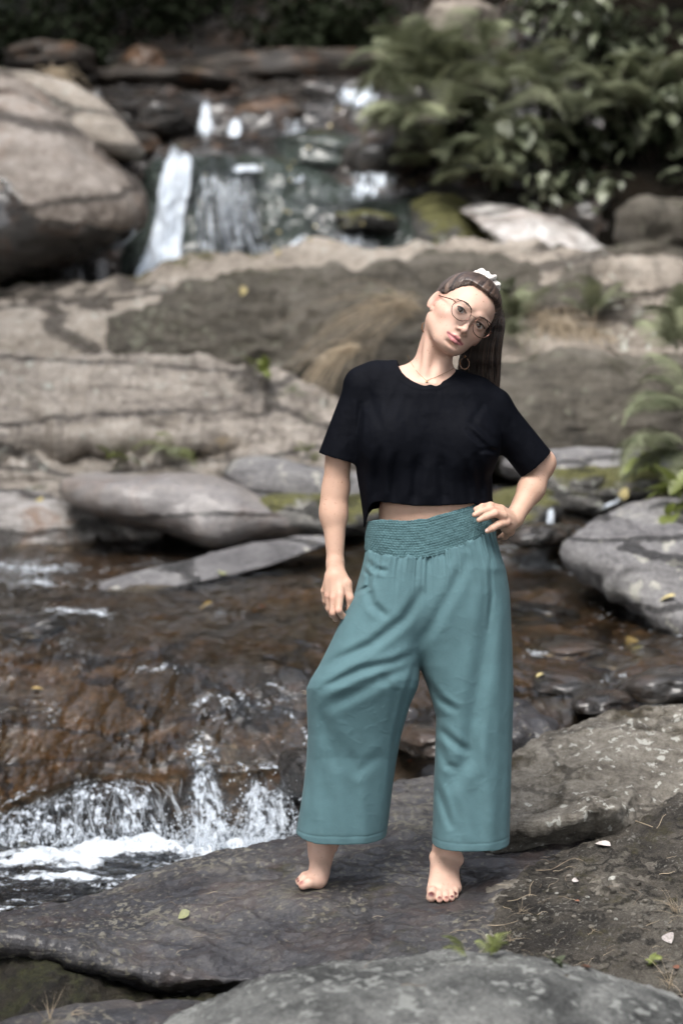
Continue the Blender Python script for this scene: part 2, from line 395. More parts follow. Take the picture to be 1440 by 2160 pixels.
def outline_rock(name, pts, Y, df, db, mat, amps, seed=1, e=.6, lean=0.0, nu=150, nv=60, center=None, parent=None, mat2=None, split=None):
    p = np.array(pts, float)
    c = np.array(center if center else ((p[:, 0].min() + p[:, 0].max()) / 2, (p[:, 1].min() + p[:, 1].max()) / 2))
    q = np.concatenate([p, p[:1]]); L = np.concatenate([[0], np.cumsum(np.linalg.norm(np.diff(q, axis=0), axis=1))])
    s = np.linspace(0, L[-1], nu, endpoint=False)
    o = np.stack([np.interp(s, L, q[:, k]) for k in (0, 1)], -1)
    k = max(1, nu // 50); ker = np.hanning(2 * k + 3); ker /= ker.sum()
    pad = np.concatenate([o[-k - 1:], o, o[:k + 1]])
    o = np.stack([np.convolve(pad[:, a], ker, 'valid') for a in (0, 1)], -1)
    ph = np.linspace(0.02, math.pi - .02, nv)
    f = np.sin(ph) ** e
    px = c[0] + (o[:, None, 0] - c[0]) * f; py = c[1] + (o[:, None, 1] - c[1]) * f
    dep = np.where(ph < math.pi / 2, -df * np.cos(ph), -db * np.cos(ph)) * np.ones((nu, 1))
    Yv = Y + dep + lean * (c[1] - py) / F * Y
    V = PA(px, py, Yv).reshape(-1, 3)
    Q = grid_faces(nu, nv, True)
    caps = [PA(*c, Y - df)[None], PA(*c, Y + db)[None]]
    n = len(V); V = np.concatenate([V] + caps)
    i = np.arange(nu); T1 = np.stack([np.full(nu, n), ((i + 1) % nu) * nv, i * nv], -1); T2 = np.stack([np.full(nu, n + 1), i * nv + nv - 1, ((i + 1) % nu) * nv + nv - 1], -1)
    vol = np.cross(V[Q[:, 1]] - V[Q[:, 0]], V[Q[:, 3]] - V[Q[:, 0]])
    if ((V[Q[:, 0]] - V[:n].mean(0)) * vol).sum() < 0: Q = Q[:, ::-1]; T1 = T1[:, ::-1]; T2 = T2[:, ::-1]
    V2, _ = displace(V, Q, amps, seed); V2[n:] = V2[[0, nv - 1]] * .0 + V[n:] + (V2[[0, nv - 1]] - V[[0, nv - 1]])
    o = world_obj(name, V2, [Q, T1, T2], mat, parent)
    if mat2:
        o.data.materials.append(mat2); c3 = V2[Q].mean(1)
        idx = split(c3[:, 0] / c3[:, 1] * F + CX, (CH - c3[:, 2]) / c3[:, 1] * F + HY, fbm(c3 * 1.8, 4, seed)).astype(np.int32)
        o.data.polygons.foreach_set('material_index', np.concatenate([idx, np.zeros(len(T1) + len(T2), np.int32)]))
    return o
import bmesh
_ico = {}
def ico(sub):
    if sub not in _ico:
        bm = bmesh.new(); bmesh.ops.create_icosphere(bm, subdivisions=sub, radius=1)
        bm.verts.ensure_lookup_table()
        V = np.array([v.co[:] for v in bm.verts]); T = np.array([[v.index for v in f.verts] for f in bm.faces]); bm.free(); _ico[sub] = (V, T)
    return _ico[sub]
def blob_arr(c, r, seed, box=.75, amp=.12, fr=1.3, rot=(0, 0, 0), sub=4, octs=4):
    V, T = ico(sub); V = V.copy()
    V = np.sign(V) * np.abs(V) ** box; V /= np.maximum(np.linalg.norm(V, axis=1, keepdims=True) ** .35, 1e-6)
    n = fbm(V * fr + seed * 3.7, octs, seed, ridged=False)
    V = V * (1 + amp * n)[:, None] * np.array(r)
    R = np.array(Matrix.Rotation(rot[2], 3, 'Z') @ Matrix.Rotation(rot[1], 3, 'Y') @ Matrix.Rotation(rot[0], 3, 'X'))
    return V @ R.T + np.array(c), T
def blob(name, px, py, Y, w_, h_, d, mat, seed, sub=4, **k):
    """w_, h_ in photo pixels at that depth, d in metres (half)"""
    s = Y / F / 2
    V, T = blob_arr(P(px, py, Y), (w_ * s, d, h_ * s), seed, sub=sub, **k)
    return world_obj(name, V, T, mat)

ROCK = 'rock'
def R(o, label, group=None): return tag(o, label, 'rock', group)
# ------------------------------------------------------------------ ground under everything
prof = np.array([(-12, -.7), (3.5, -.7), (6.6, -.6), (7.2, -.15), (8.5, .05), (10, .1), (11.5, .3), (13, .8), (15, 1.2), (16.6, 1.5), (17.2, 2.2), (20, 3.2), (24, 4.4), (30, 9), (38, 17), (60, 24)])
ys = np.concatenate([np.linspace(-12, 4, 20), np.linspace(4.2, 32, 150), np.linspace(33, 60, 20)]); xs = np.concatenate([np.linspace(-40, -6.2, 25), np.linspace(-6, 6, 70), np.linspace(6.2, 40, 25)])
X, Yg = np.meshgrid(xs, ys, indexing='ij')
Z = np.interp(Yg, prof[:, 0], prof[:, 1])
bank = np.clip(np.abs(X - .3) - (2.0 + .10 * np.clip(Yg, 0, 30)), 0, 40)
Z = Z + .55 * bank * (1 - np.exp(-bank / 1.5)) * np.clip((Yg - 3) / 6, .15, 1)
V = np.stack([X, Yg, Z], -1).reshape(-1, 3); V[:, 2] += .35 * fbm(V * .35, 4, 3) * np.clip((np.abs(V[:, 0]) - 1) / 3, .1, 1)
tag(world_obj('ground', V, grid_faces(len(xs), len(ys)), M['soil']), 'dark forest floor under the stream and banks', kind='structure')

# ------------------------------------------------------------------ near rock: slab underfoot, bank, foreground
slab_lip = [(-700, 1950), (-300, 1968), (0, 1988), (130, 2012), (240, 2046), (330, 2068), (450, 2074), (600, 2072), (720, 2052), (850, 2045), (1000, 2050), (1150, 2060), (1250, 2075)]
slab_rows = [
    [(x, y + 190, 5.0) for x, y in slab_lip],
    [(x, y + 40, 4.93) for x, y in slab_lip],
    [(x, y + 8, 4.76) for x, y in slab_lip],
    [(x, y - 14, 4.74) for x, y in slab_lip],
    [(-700, 1925, 4.95), (-300, 1940, 4.95), (0, 1962, 4.95), (300, 1990, 4.92), (600, 1985, 4.94), (800, 1965, 4.95), (1000, 1955, 4.93), (1250, 1950, 4.93)],
    [(-700, 1905, 5.2), (-300, 1922, 5.2), (0, 1944, 5.18), (200, 1925, 5.2), (400, 1900, 5.2), (600, 1880, 5.2), (800, 1876, 5.2), (1000, 1872, 5.2), (1250, 1868, 5.2)],
    [(-700, 1890, 5.5), (-300, 1910, 5.45), (0, 1931, 5.40), (150, 1918, 5.42), (195, 1892, 5.45), (260, 1872, 5.5), (380, 1834, 5.6), (440, 1816, 5.65), (560, 1797, 5.68), (640, 1795, 5.60), (800, 1785, 5.55), (1000, 1775, 5.55), (1250, 1770, 5.55)],
    [(-700, 1925, 5.6), (-300, 1945, 5.55), (0, 1962, 5.5), (150, 1945, 5.52), (195, 1920, 5.55), (260, 1890, 5.62), (380, 1843, 5.75), (440, 1820, 5.8), (560, 1790, 5.85), (650, 1758, 5.9), (800, 1700, 5.85), (1000, 1690, 5.85), (1250, 1690, 5.85)],
    [(-700, 2120, 5.7), (-300, 2130, 5.6), (0, 2140, 5.58), (150, 2100, 5.62), (195, 2050, 5.7), (260, 2000, 5.8), (380, 1930, 5.95), (440, 1890, 6.0), (560, 1850, 6.05), (640, 1770, 6.05), (740, 1700, 6.05), (820, 1662, 6.08), (900, 1650, 6.1), (1000, 1645, 6.1), (1250, 1640, 6.1)],
    [(-700, 2200, 5.9), (0, 2200, 5.8), (260, 2120, 5.95), (440, 2050, 6.1), (640, 1900, 6.2), (820, 1800, 6.3), (1000, 1760, 6.35), (1250, 1750, 6.4)],
]
o = loft('rock_slab', slab_rows, 560, 300, M['slab'], [(1.6, .014, 3), (5, .011, 4, True, (1, 1.6, 1)), (20, .0042, 4), (60, .0018, 3)], 11)
_n = len(o.data.vertices); _c = np.empty(_n * 3, np.float32); o.data.vertices.foreach_get('co', _c); _c = _c.reshape(-1, 3)
for _q, _z in (((941, 5.12), .0015), ((650, 5.195), .0045)):                 # the stone meets the soles
    _x = (_q[0] - CX) / F * _q[1]; _d = np.hypot(_c[:, 0] + o.location.x - _x, (_c[:, 1] + o.location.y - _q[1]) * .8); _w = np.clip(1.7 - _d / .09, 0, 1); _w = _w * _w * (3 - 2 * _w)
    _c[:, 2] = _c[:, 2] * (1 - _w * .93) + (_z - o.location.z) * _w * .93
o.data.vertices.foreach_set('co', _c.ravel()); o.data.update()
R(o, 'broad dark grey rock slab that the barefoot woman stands on')
# dark mossy hollow beneath the front edge of the slab
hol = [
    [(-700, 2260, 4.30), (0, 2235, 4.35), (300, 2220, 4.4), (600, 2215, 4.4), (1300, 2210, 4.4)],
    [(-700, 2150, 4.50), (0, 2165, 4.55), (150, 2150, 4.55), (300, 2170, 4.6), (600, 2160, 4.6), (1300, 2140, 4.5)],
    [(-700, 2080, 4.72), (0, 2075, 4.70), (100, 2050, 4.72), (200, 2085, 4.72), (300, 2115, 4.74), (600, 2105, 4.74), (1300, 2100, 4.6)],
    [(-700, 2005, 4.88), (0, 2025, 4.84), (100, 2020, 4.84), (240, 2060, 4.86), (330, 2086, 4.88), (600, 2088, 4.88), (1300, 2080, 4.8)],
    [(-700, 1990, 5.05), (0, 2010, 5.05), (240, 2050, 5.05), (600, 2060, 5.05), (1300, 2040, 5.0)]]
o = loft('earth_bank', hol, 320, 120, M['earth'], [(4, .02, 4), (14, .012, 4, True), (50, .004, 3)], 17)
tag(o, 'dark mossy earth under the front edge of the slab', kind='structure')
bank_rows = [
    [(880, 2150, 4.45), (1100, 2130, 4.45), (1440, 2120, 4.45), (1900, 2110, 4.45)],
    [(880, 2070, 4.78), (1040, 2030, 4.74), (1200, 2010, 4.72), (1440, 1990, 4.7), (1900, 1970, 4.7)],
    [(880, 1960, 5.1), (1010, 1935, 5.05), (1060, 1900, 5.08), (1200, 1886, 5.08), (1440, 1862, 5.05), (1900, 1840, 5.0)],
    [(880, 1900, 5.45), (1000, 1850, 5.42), (1060, 1808, 5.50), (1150, 1802, 5.53), (1250, 1793, 5.54), (1310, 1795, 5.46), (1350, 1775, 5.42), (1440, 1770, 5.4), (1900, 1740, 5.3)],
    [(880, 1860, 5.52), (1000, 1800, 5.50), (1060, 1757, 5.42), (1150, 1743, 5.41), (1210, 1726, 5.40), (1250, 1704, 5.40), (1300, 1707, 5.41), (1335, 1750, 5.50), (1440, 1735, 5.5), (1900, 1700, 5.4)],
    [(880, 1830, 5.60), (1000, 1770, 5.60), (1060, 1725, 5.58), (1150, 1712, 5.60), (1210, 1698, 5.60), (1250, 1680, 5.60), (1320, 1680, 5.60), (1370, 1700, 5.62), (1440, 1690, 5.65), (1900, 1660, 5.6)],
    [(880, 1750, 5.8), (1000, 1700, 5.8), (1060, 1660, 5.8), (1200, 1625, 5.82), (1440, 1590, 5.9), (1900, 1560, 5.9)],
    [(880, 1740, 6.0), (1000, 1690, 6.0), (1062, 1612, 6.0), (1100, 1582, 6.05), (1160, 1553, 6.1), (1230, 1527, 6.15), (1300, 1510, 6.2), (1440, 1493, 6.2), (1900, 1475, 6.2)],
    [(880, 1860, 6.1), (1000, 1800, 6.15), (1062, 1700, 6.2), (1160, 1640, 6.4), (1300, 1600, 6.5), (1440, 1590, 6.5), (1900, 1570, 6.5)],
    [(880, 1950, 6.2), (1440, 1850, 6.6), (1900, 1850, 6.6)]]
o = loft('bank_rock', bank_rows, 420, 300, M['bank'], [(1.8, .016, 3), (6, .014, 5, True, (1, 1, 2.2)), (24, .005, 4), (70, .0018, 2)], 23)
R(o, 'brownish grey bank rock with pale lichen spots and a stepped ledge, right of the woman')
# mossy, gritty earth over the lower part of the bank
soil_rows = [[(px, py, Yv) for px, py, Yv in r if px >= 1000] for r in bank_rows[:4]]
soil_rows = [
    [(1010, 2120, 4.46), (1100, 2110, 4.455), (1440, 2104, 4.45), (1900, 2095, 4.45)],
    [(1010, 2040, 4.755), (1040, 2012, 4.74), (1200, 1992, 4.72), (1440, 1972, 4.7), (1900, 1952, 4.7)],
    [(1030, 1930, 5.08), (1070, 1888, 5.08), (1200, 1872, 5.08), (1440, 1848, 5.05), (1900, 1825, 5.0)],
    [(1120, 1830, 5.38), (1200, 1802, 5.38), (1260, 1786, 5.38), (1310, 1775, 5.38), (1350, 1752, 5.4), (1440, 1742, 5.4), (1900, 1720, 5.3)],
    [(1200, 1800, 5.6), (1280, 1770, 5.6), (1340, 1706, 5.66), (1400, 1690, 5.68), (1440, 1683, 5.68), (1900, 1655, 5.65)]]
M['grit'] = rock_mat('gritty mossy soil', [(.016, .013, .010), (.050, .043, .034), (.095, .083, .067), (.17, .155, .128)], 7, .1, lichen=.35, lichen_col=(.22, .21, .185), lichen_scale=80, moss=.28, moss_col=(.045, .038, .016), bump=1.4, grain=1.4, rough=.95, bdist=.012)
o = loft('soil_slope', soil_rows, 380, 240, M['grit'], [(2.5, .012, 3), (9, .010, 4, True), (40, .0042, 4), (110, .0016, 2)], 29)
tag(o, 'mossy gritty earth covering the bank to the right of the bare foot', kind='structure')
fore = [(330, 2200), (365, 2160), (430, 2125), (500, 2093), (570, 2068), (640, 2047), (700, 2040), (760, 2036), (850, 2038), (900, 2028), (980, 2024), (1060, 2028), (1150, 2043), (1230, 2058), (1300, 2076), (1380, 2100), (1440, 2122), (1560, 2190), (1650, 2300), (1600, 2520), (1200, 2650), (700, 2620), (380, 2500), (280, 2330)]
o = outline_rock('rock', fore, 4.0, .45, .35, M['fore'], [(2.2, .016, 3), (7, .011, 4, True), (26, .0035, 3)], 31, e=.5, lean=.9, nu=420, nv=220)
R(o, 'rounded pale grey lichen-blotched rock at the bottom edge, nearest the camera')
for i, (px, py, Y, w_, h_, d, lab) in enumerate([
    (140, 2190, 4.3, 380, 90, .14, 'low dark stone in the bottom left corner below the mossy hollow'),
    (345, 2152, 4.36, 170, 66, .09, 'small smooth dark stone beside the left end of the blotched rock'),
    (415, 2140, 4.42, 90, 40, .06, 'smallest brownish stone wedged between mossy hollow and blotched rock')]):
    R(blob('rock', px, py, Y, w_, h_, d, M['slab'], 41 + i, amp=.16, rot=(0, .1 * (i - 1), .3)), lab)
o = blob('rock', 1318, 1884, 5.02, 118, 62, .05, M['bank'], 49, amp=.32, fr=1.0, box=.55, rot=(.1, .28, .2), sub=5); R(o, 'loose angular broken stone lying on the mossy earth at right')
o = blob('rock', 1262, 1872, 5.08, 46, 40, .03, M['bank'], 50, amp=.3, fr=1.2, rot=(.2, .4, .1)); R(o, 'small broken stone just left of the loose angular stone')

# ------------------------------------------------------------------ stream
bed_rows = [
    [(-800, 1960, 5.4), (0, 1990, 5.6), (640, 1930, 5.9), (1000, 1900, 6.2), (2000, 1900, 6.2)],
    [(-800, 1890, 6.55), (0, 1860, 6.6), (640, 1830, 6.6), (1000, 1800, 6.6), (2000, 1800, 6.6)],
    [(-800, 1800, 6.72), (0, 1770, 6.70), (100, 1750, 6.7), (350, 1740, 6.7), (500, 1730, 6.7), (640, 1720, 6.68), (900, 1700, 6.6), (1200, 1700, 6.6), (2000, 1700, 6.6)],
    [(-800, 1740, 6.80), (-200, 1745, 6.80), (0, 1722, 6.8), (80, 1692, 6.82), (180, 1655, 6.85), (260, 1648, 6.85), (340, 1660, 6.84), (400, 1645, 6.85), (460, 1645, 6.85), (520, 1648, 6.85), (580, 1645, 6.85), (640, 1640, 6.86), (700, 1620, 6.9), (900, 1600, 6.95), (1150, 1570, 7.0), (1440, 1560, 7.0), (2000, 1560, 7.0)],
    [(-800, 1640, 7.05), (0, 1640, 7.05), (180, 1590, 7.05), (400, 1535, 7.05), (620, 1540, 7.05), (900, 1530, 7.1), (1150, 1510, 7.15), (1440, 1500, 7.15), (2000, 1500, 7.1)],
    [(-800, 1520, 7.3), (0, 1540, 7.3), (200, 1500, 7.3), (420, 1440, 7.35), (560, 1430, 7.35), (800, 1440, 7.4), (1150, 1440, 7.4), (1440, 1430, 7.4), (2000, 1430, 7.4)],
    [(-800, 1380, 7.7), (0, 1400, 7.7), (200, 1390, 7.7), (420, 1370, 7.75), (650, 1350, 7.8), (900, 1370, 7.8), (1130, 1390, 7.7), (1300, 1385, 7.7), (1440, 1370, 7.7), (2000, 1360, 7.7)],
    [(-800, 1300, 8.2), (0, 1312, 8.1), (200, 1300, 8.2), (420, 1300, 8.3), (650, 1290, 8.3), (900, 1310, 8.3), (1130, 1335, 8.1), (1300, 1340, 8.1), (1440, 1330, 8.1), (2000, 1320, 8.1)],
    [(-800, 1240, 9.0), (0, 1245, 9.0), (400, 1235, 9.0), (700, 1225, 9.0), (1100, 1235, 9.0), (1440, 1230, 9.0), (2000, 1230, 9.0)],
    [(-800, 1170, 10.2), (0, 1172, 10.2), (400, 1165, 10.1), (700, 1150, 10.1), (1060, 1130, 9.9), (1200, 1110, 9.8), (1440, 1120, 9.8), (2000, 1120, 9.8)],
    [(-800, 1100, 11.2), (0, 1100, 11.2), (700, 1060, 11.0), (1060, 1040, 10.4), (1440, 1030, 10.3), (2000, 1030, 10.3)]]
wrows = [[(a, b - 13, c - .02) for a, b, c in r] for r in bed_rows]
o = loft('streambed', bed_rows, 420, 260, M['bed'], [(1.2, .03, 3), (3.5, .018, 4, True, (1, .7, 1)), (12, .006, 4)], 57)
tag(o, 'rusty brown wet rock bed of the stream', kind='structure')
def foam_glints(V, U, W):  # foam, plus pale specks painted in as sky glints
    q = np.stack([V[:, 0] / V[:, 1] * F + CX, (CH - V[:, 2]) / V[:, 1] * F + HY], -1)
    f = np.zeros(len(V))
    for cx, cy, sx, sy, a in [(180, 1690, 160, 30, .35), (430, 1600, 40, 45, .25), (560, 1640, 60, 50, .30), (510, 1480, 110, 60, .16), (330, 1410, 90, 16, .2), (150, 1290, 120, 8, .25), (120, 1230, 150, 14, .24),
                              (90, 1200, 120, 14, .25), (1150, 1375, 70, 14, .22), (1190, 1180, 60, 30, .25), (1150, 1110, 20, 30, .5), (60, 1500, 80, 40, .15), (1250, 1440, 120, 20, .15)]:
        f = np.maximum(f, a * np.exp(-((q[:, 0] - cx) / sx) ** 2 - ((q[:, 1] - cy) / sy) ** 2))
    return f * .75 + .24 + .16 * fbm(V * np.array([3.0, 1.6, 1]), 4, 91)
V, Q, U, W = loft_arr(wrows[3:], 760, 460)
if ((V - np.array([0, 0, CH])) * vnormals(V, Q)).sum() > 0: Q = Q[:, ::-1]
V, _ = displace(V, Q, [(1.2, .03, 3), (3.5, .013, 3, True, (1, .7, 1))], 57)
f0 = foam_glints(V, U, W); zone = np.clip(.18 + .9 * fbm(V * np.array([1.1, .8, 1]), 3, 93), .05, 1) + np.clip((f0 - .28) * 3, 0, 1)
V, _ = displace(V, Q, [(5, .016, 3, False, (1.2, .45, 1)), (13, .010, 3, True, (1.2, .5, 1)), (34, .0030, 2, False, (1, .6, 1))], 95, keep=np.clip(zone, .12, 1.3))
o = world_obj('stream_water', V, Q, M['water'], attrs={'foam': f0})
tag(o, 'brown glittering stream water running down over the rocks', kind='structure')
# lower pool
def foam_pool(V, U, W):
    px = V[:, 0] / V[:, 1] * F + CX; py = (CH - V[:, 2]) / V[:, 1] * F + HY
    py = py + 26 * fbm(V * np.array([2.2, 3, 1]), 3, 96) + 8 * fbm(V * np.array([9, 9, 1]), 2, 97)
    f = .30 + 0 * px
    for cx, cy, sx, sy, a in [(520, 1790, 140, 45, 1.0), (200, 1800, 350, 26, .85), (620, 1800, 70, 40, .9), (480, 1838, 130, 34, .85), (340, 1868, 170, 20, .68), (120, 1864, 230, 13, .62), (-300, 1790, 400, 26, .8), (60, 1905, 200, 8, .30)]:
        f = np.maximum(f, a * np.exp(-((px - cx) / sx) ** 2 - ((py - cy) / sy) ** 2))
    return f + .16 * fbm(V * np.array([3.5, 9, 1]), 4, 5)
xs = np.linspace(-3.2, .35, 420); ys = np.linspace(5.3, 6.82, 240); X, Yg = np.meshgrid(xs, ys, indexing='ij')
V = np.stack([X, Yg, np.full_like(X, -.205)], -1).reshape(-1, 3)
f0 = foam_pool(V, 0, 0)
V[:, 2] += .010 * fbm(V * np.array([2.5, 6, 1]), 3, 71) + .006 * fbm(V * np.array([9, 18, 1]), 3, 72) + np.clip(f0 - .3, 0, 1) * (.055 * (fbm(V * 12, 4, 73) + .6))
tag(world_obj('pool_water', V, grid_faces(420, 240), M['pool'], attrs={'foam': f0}), 'foaming brown pool at the foot of the near cascade', kind='structure')
V = np.stack([X, Yg, np.full_like(X, -.42)], -1).reshape(-1, 3); V[:, 2] += .04 * fbm(V * 3, 4, 75)
tag(world_obj('pool_bed', V, grid_faces(420, 240), M['bed']), 'brown rock bottom of the lower pool', kind='structure')
# ------------------------------------------------------------------ middle ledges, left
A_FAR = [(.5, .08, 3), (1.5, .075, 4, True, (1, 1, 2.4)), (5, .03, 4, True)]
big = [
    [(-900, 900, 12.3), (0, 850, 12.3), (230, 825, 12.3), (450, 830, 12.3), (650, 880, 12.3), (900, 880, 12.3), (1060, 870, 12.3), (1800, 880, 12.3)],
    [(-900, 800, 12.6), (0, 770, 12.6), (230, 775, 12.55), (300, 752, 12.5), (450, 760, 12.5), (650, 780, 12.5), (900, 780, 12.5), (1060, 760, 12.5), (1800, 760, 12.5)],
    [(-900, 710, 13.0), (0, 705, 13.0), (200, 712, 12.9), (320, 708, 12.75), (420, 656, 12.8), (520, 640, 12.8), (620, 634, 12.85), (700, 618, 12.9), (800, 600, 12.9), (900, 606, 12.9), (1060, 602, 12.9), (1200, 600, 12.9), (1800, 640, 12.9)],
    [(-900, 660, 13.9), (0, 665, 13.9), (200, 665, 13.7), (320, 650, 13.5), (420, 625, 13.4), (520, 612, 13.4), (620, 600, 13.4), (700, 585, 13.4), (800, 580, 13.4), (900, 578, 13.4), (1060, 580, 13.4), (1200, 582, 13.4), (1800, 640, 13.4)],
    [(-900, 640, 14.5), (0, 633, 14.5), (130, 629, 14.4), (260, 621, 14.3), (400, 592, 14.2), (480, 580, 14.2), (590, 573, 14.2), (630, 556, 14.2), (680, 547, 14.2), (740, 553, 14.2), (790, 560, 14.2), (900, 553, 14.2), (1000, 556, 14.2), (1100, 560, 14.2), (1250, 575, 14.2), (1440, 620, 14.2), (1800, 640, 14.2)],
    [(-900, 800, 15.0), (0, 780, 15.0), (400, 760, 15), (700, 740, 15), (1000, 740, 15), (1800, 760, 15)]]
def spl_big(u, v, n):
    px = -900 + 2700 * u
    lim = np.interp(px, [-900, 180, 240, 330, 420, 980, 1150], [-1, -1, .30, .40, .46, .47, .22])
    return v < lim + .06 * n
o = loft('ledge_rock', big, 420, 150, M['pale_rock'], A_FAR, 101, M['face_rock'], spl_big)
R(o, 'long pale rock ledge with a brown mossy face crossing behind the woman')
low = [
    [(-900, 1130, 10.9), (0, 1130, 10.9), (700, 1130, 10.9), (900, 1100, 10.9)],
    [(-900, 1010, 11.05), (0, 1012, 11.05), (120, 1003, 11.0), (300, 992, 11.0), (450, 1002, 11.0), (600, 970, 11.05), (700, 965, 11.05), (900, 960, 11.1)],
    [(-900, 970, 11.3), (0, 968, 11.3), (300, 965, 11.3), (450, 968, 11.3), (600, 960, 11.25), (700, 960, 11.2), (900, 960, 11.2)],
    [(-900, 935, 11.2), (0, 930, 11.15), (100, 916, 11.1), (200, 920, 11.05), (300, 926, 11.05), (400, 934, 11.05), (500, 921, 11.1), (560, 945, 11.1), (700, 965, 11.1), (900, 960, 11.1)],
    [(-900, 860, 11.5), (0, 862, 11.45), (200, 855, 11.4), (400, 855, 11.4), (500, 870, 11.4), (600, 895, 11.4), (700, 925, 11.4), (900, 940, 11.4)],
    [(-900, 800, 12.1), (0, 797, 12.1), (100, 786, 12.1), (250, 792, 12.0), (370, 784, 12.0), (450, 797, 12.0), (560, 826, 12.0), (640, 858, 12.0), (690, 890, 12.0), (900, 930, 12.0)],
    [(-900, 950, 12.5), (0, 950, 12.5), (400, 950, 12.5), (900, 980, 12.5)]]
o = loft('ledge_rock', low, 360, 170, M['ledge'], [(.6, .06, 3), (1.7, .07, 4, True, (1, 1, 3.2)), (5, .03, 4, True), (18, .007, 3)], 111)
R(o, 'pale banded ledge below the mossy face, left of the black shirt sleeve')
M['stain'] = rock_mat('pale stained rock', [(.05, .045, .04), (.17, .155, .145), (.30, .28, .265), (.40, .38, .365)], 2.2, .5, rust=.6, rough=.6, bump=.7, grain=.5, bdist=.03)
o = outline_rock('rock', [(-500, 1070), (-200, 1058), (0, 1052), (120, 1058), (200, 1075), (300, 1100), (400, 1140), (440, 1180), (300, 1200), (0, 1200), (-500, 1200)], 10.5, .25, .5, M['stain'], [(1, .05, 3), (3, .03, 4, True), (10, .01, 3)], 121, e=.4, lean=.4)
R(o, 'pale low rock with rusty stains under the overhanging slab at left')
M['nose'] = rock_mat('smooth grey slab', [(.05, .045, .042), (.13, .12, .118), (.20, .185, .18), (.28, .25, .225)], 1.4, .4, rough=.55, wet=.2, rust=.2, bump=.6, grain=.5, bdist=.03)
o = outline_rock('rock', [(124, 1032), (138, 1013), (200, 1007), (300, 1003), (380, 1002), (460, 1006), (510, 1026), (570, 1056), (630, 1085), (700, 1105), (690, 1128), (600, 1138), (520, 1152), (450, 1160), (400, 1136), (330, 1112), (250, 1098), (190, 1078), (145, 1056)], 10.15, .38, .7, M['nose'], [(1, .03, 3), (3, .018, 3), (12, .006, 3)], 127, e=.55, lean=.5, center=(400, 1060))
R(o, 'long smooth slab with a rounded tan nose overhanging the dark gap at left')
o = outline_rock('rock', [(470, 995), (486, 973), (540, 965), (600, 966), (660, 982), (720, 998), (790, 1010), (800, 1060), (640, 1085), (520, 1076), (482, 1040)], 10.6, .3, .5, M['grey_rock'], [(1.2, .03, 3), (4, .02, 3)], 131, e=.5, lean=.4)
R(o, 'smooth rounded grey rock above the mossy one, left of the bare arm')
o = outline_rock('rock', [(508, 1074), (560, 1054), (640, 1046), (760, 1042), (830, 1080), (780, 1120), (700, 1128), (620, 1124), (545, 1104)], 10.0, .22, .4, M['mossy_rock'], [(1.5, .03, 3), (5, .02, 3)], 133, e=.5, lean=.5)
R(o, 'moss-topped rock just behind the woman\'s bare left-hand arm')
o = outline_rock('rock', [(205, 1240), (260, 1215), (350, 1190), (450, 1164), (560, 1142), (640, 1131), (720, 1133), (660, 1160), (560, 1196), (450, 1222), (330, 1246), (250, 1256)], 9.1, .04, .2, M['grey_rock'], [(1.5, .012, 3), (6, .008, 3)], 135, e=.45, lean=3.2)
R(o, 'flat tapering grey slab lying in the brown stream at left')
o = outline_rock('rock', [(340, 1300), (400, 1265), (500, 1245), (640, 1235), (700, 1240), (600, 1270), (480, 1290), (400, 1305)], 8.6, .03, .2, M['wet_rock'], [(2, .015, 3), (7, .008, 3)], 136, e=.45, lean=3)
R(o, 'low wet dark rock awash just below the flat grey slab')
# ------------------------------------------------------------------ right side of the stream
o = outline_rock('rock', [(1200, 1162), (1235, 1142), (1290, 1132), (1350, 1142), (1440, 1128), (1700, 1120), (1900, 1300), (1700, 1440), (1500, 1372), (1440, 1345), (1385, 1318), (1330, 1268), (1262, 1210), (1212, 1182)], 8.3, .25, .5, M['grey_rock'], [(.9, .05, 3), (2.6, .035, 4, True), (9, .012, 3)], 141, e=.45, lean=1.3, center=(1520, 1240), nu=220, nv=90)
R(o, 'large mottled grey rock sloping into the stream at the right edge')
o = outline_rock('rock', [(1222, 1140), (1262, 1100), (1320, 1076), (1380, 1052), (1500, 1042), (1750, 1060), (1700, 1150), (1440, 1160), (1330, 1150)], 9.2, .25, .4, M['grey_rock'], [(1.2, .04, 3), (4, .025, 3)], 143, e=.5, lean=.9)
R(o, 'upper grey rock resting behind the large mottled rock at right')
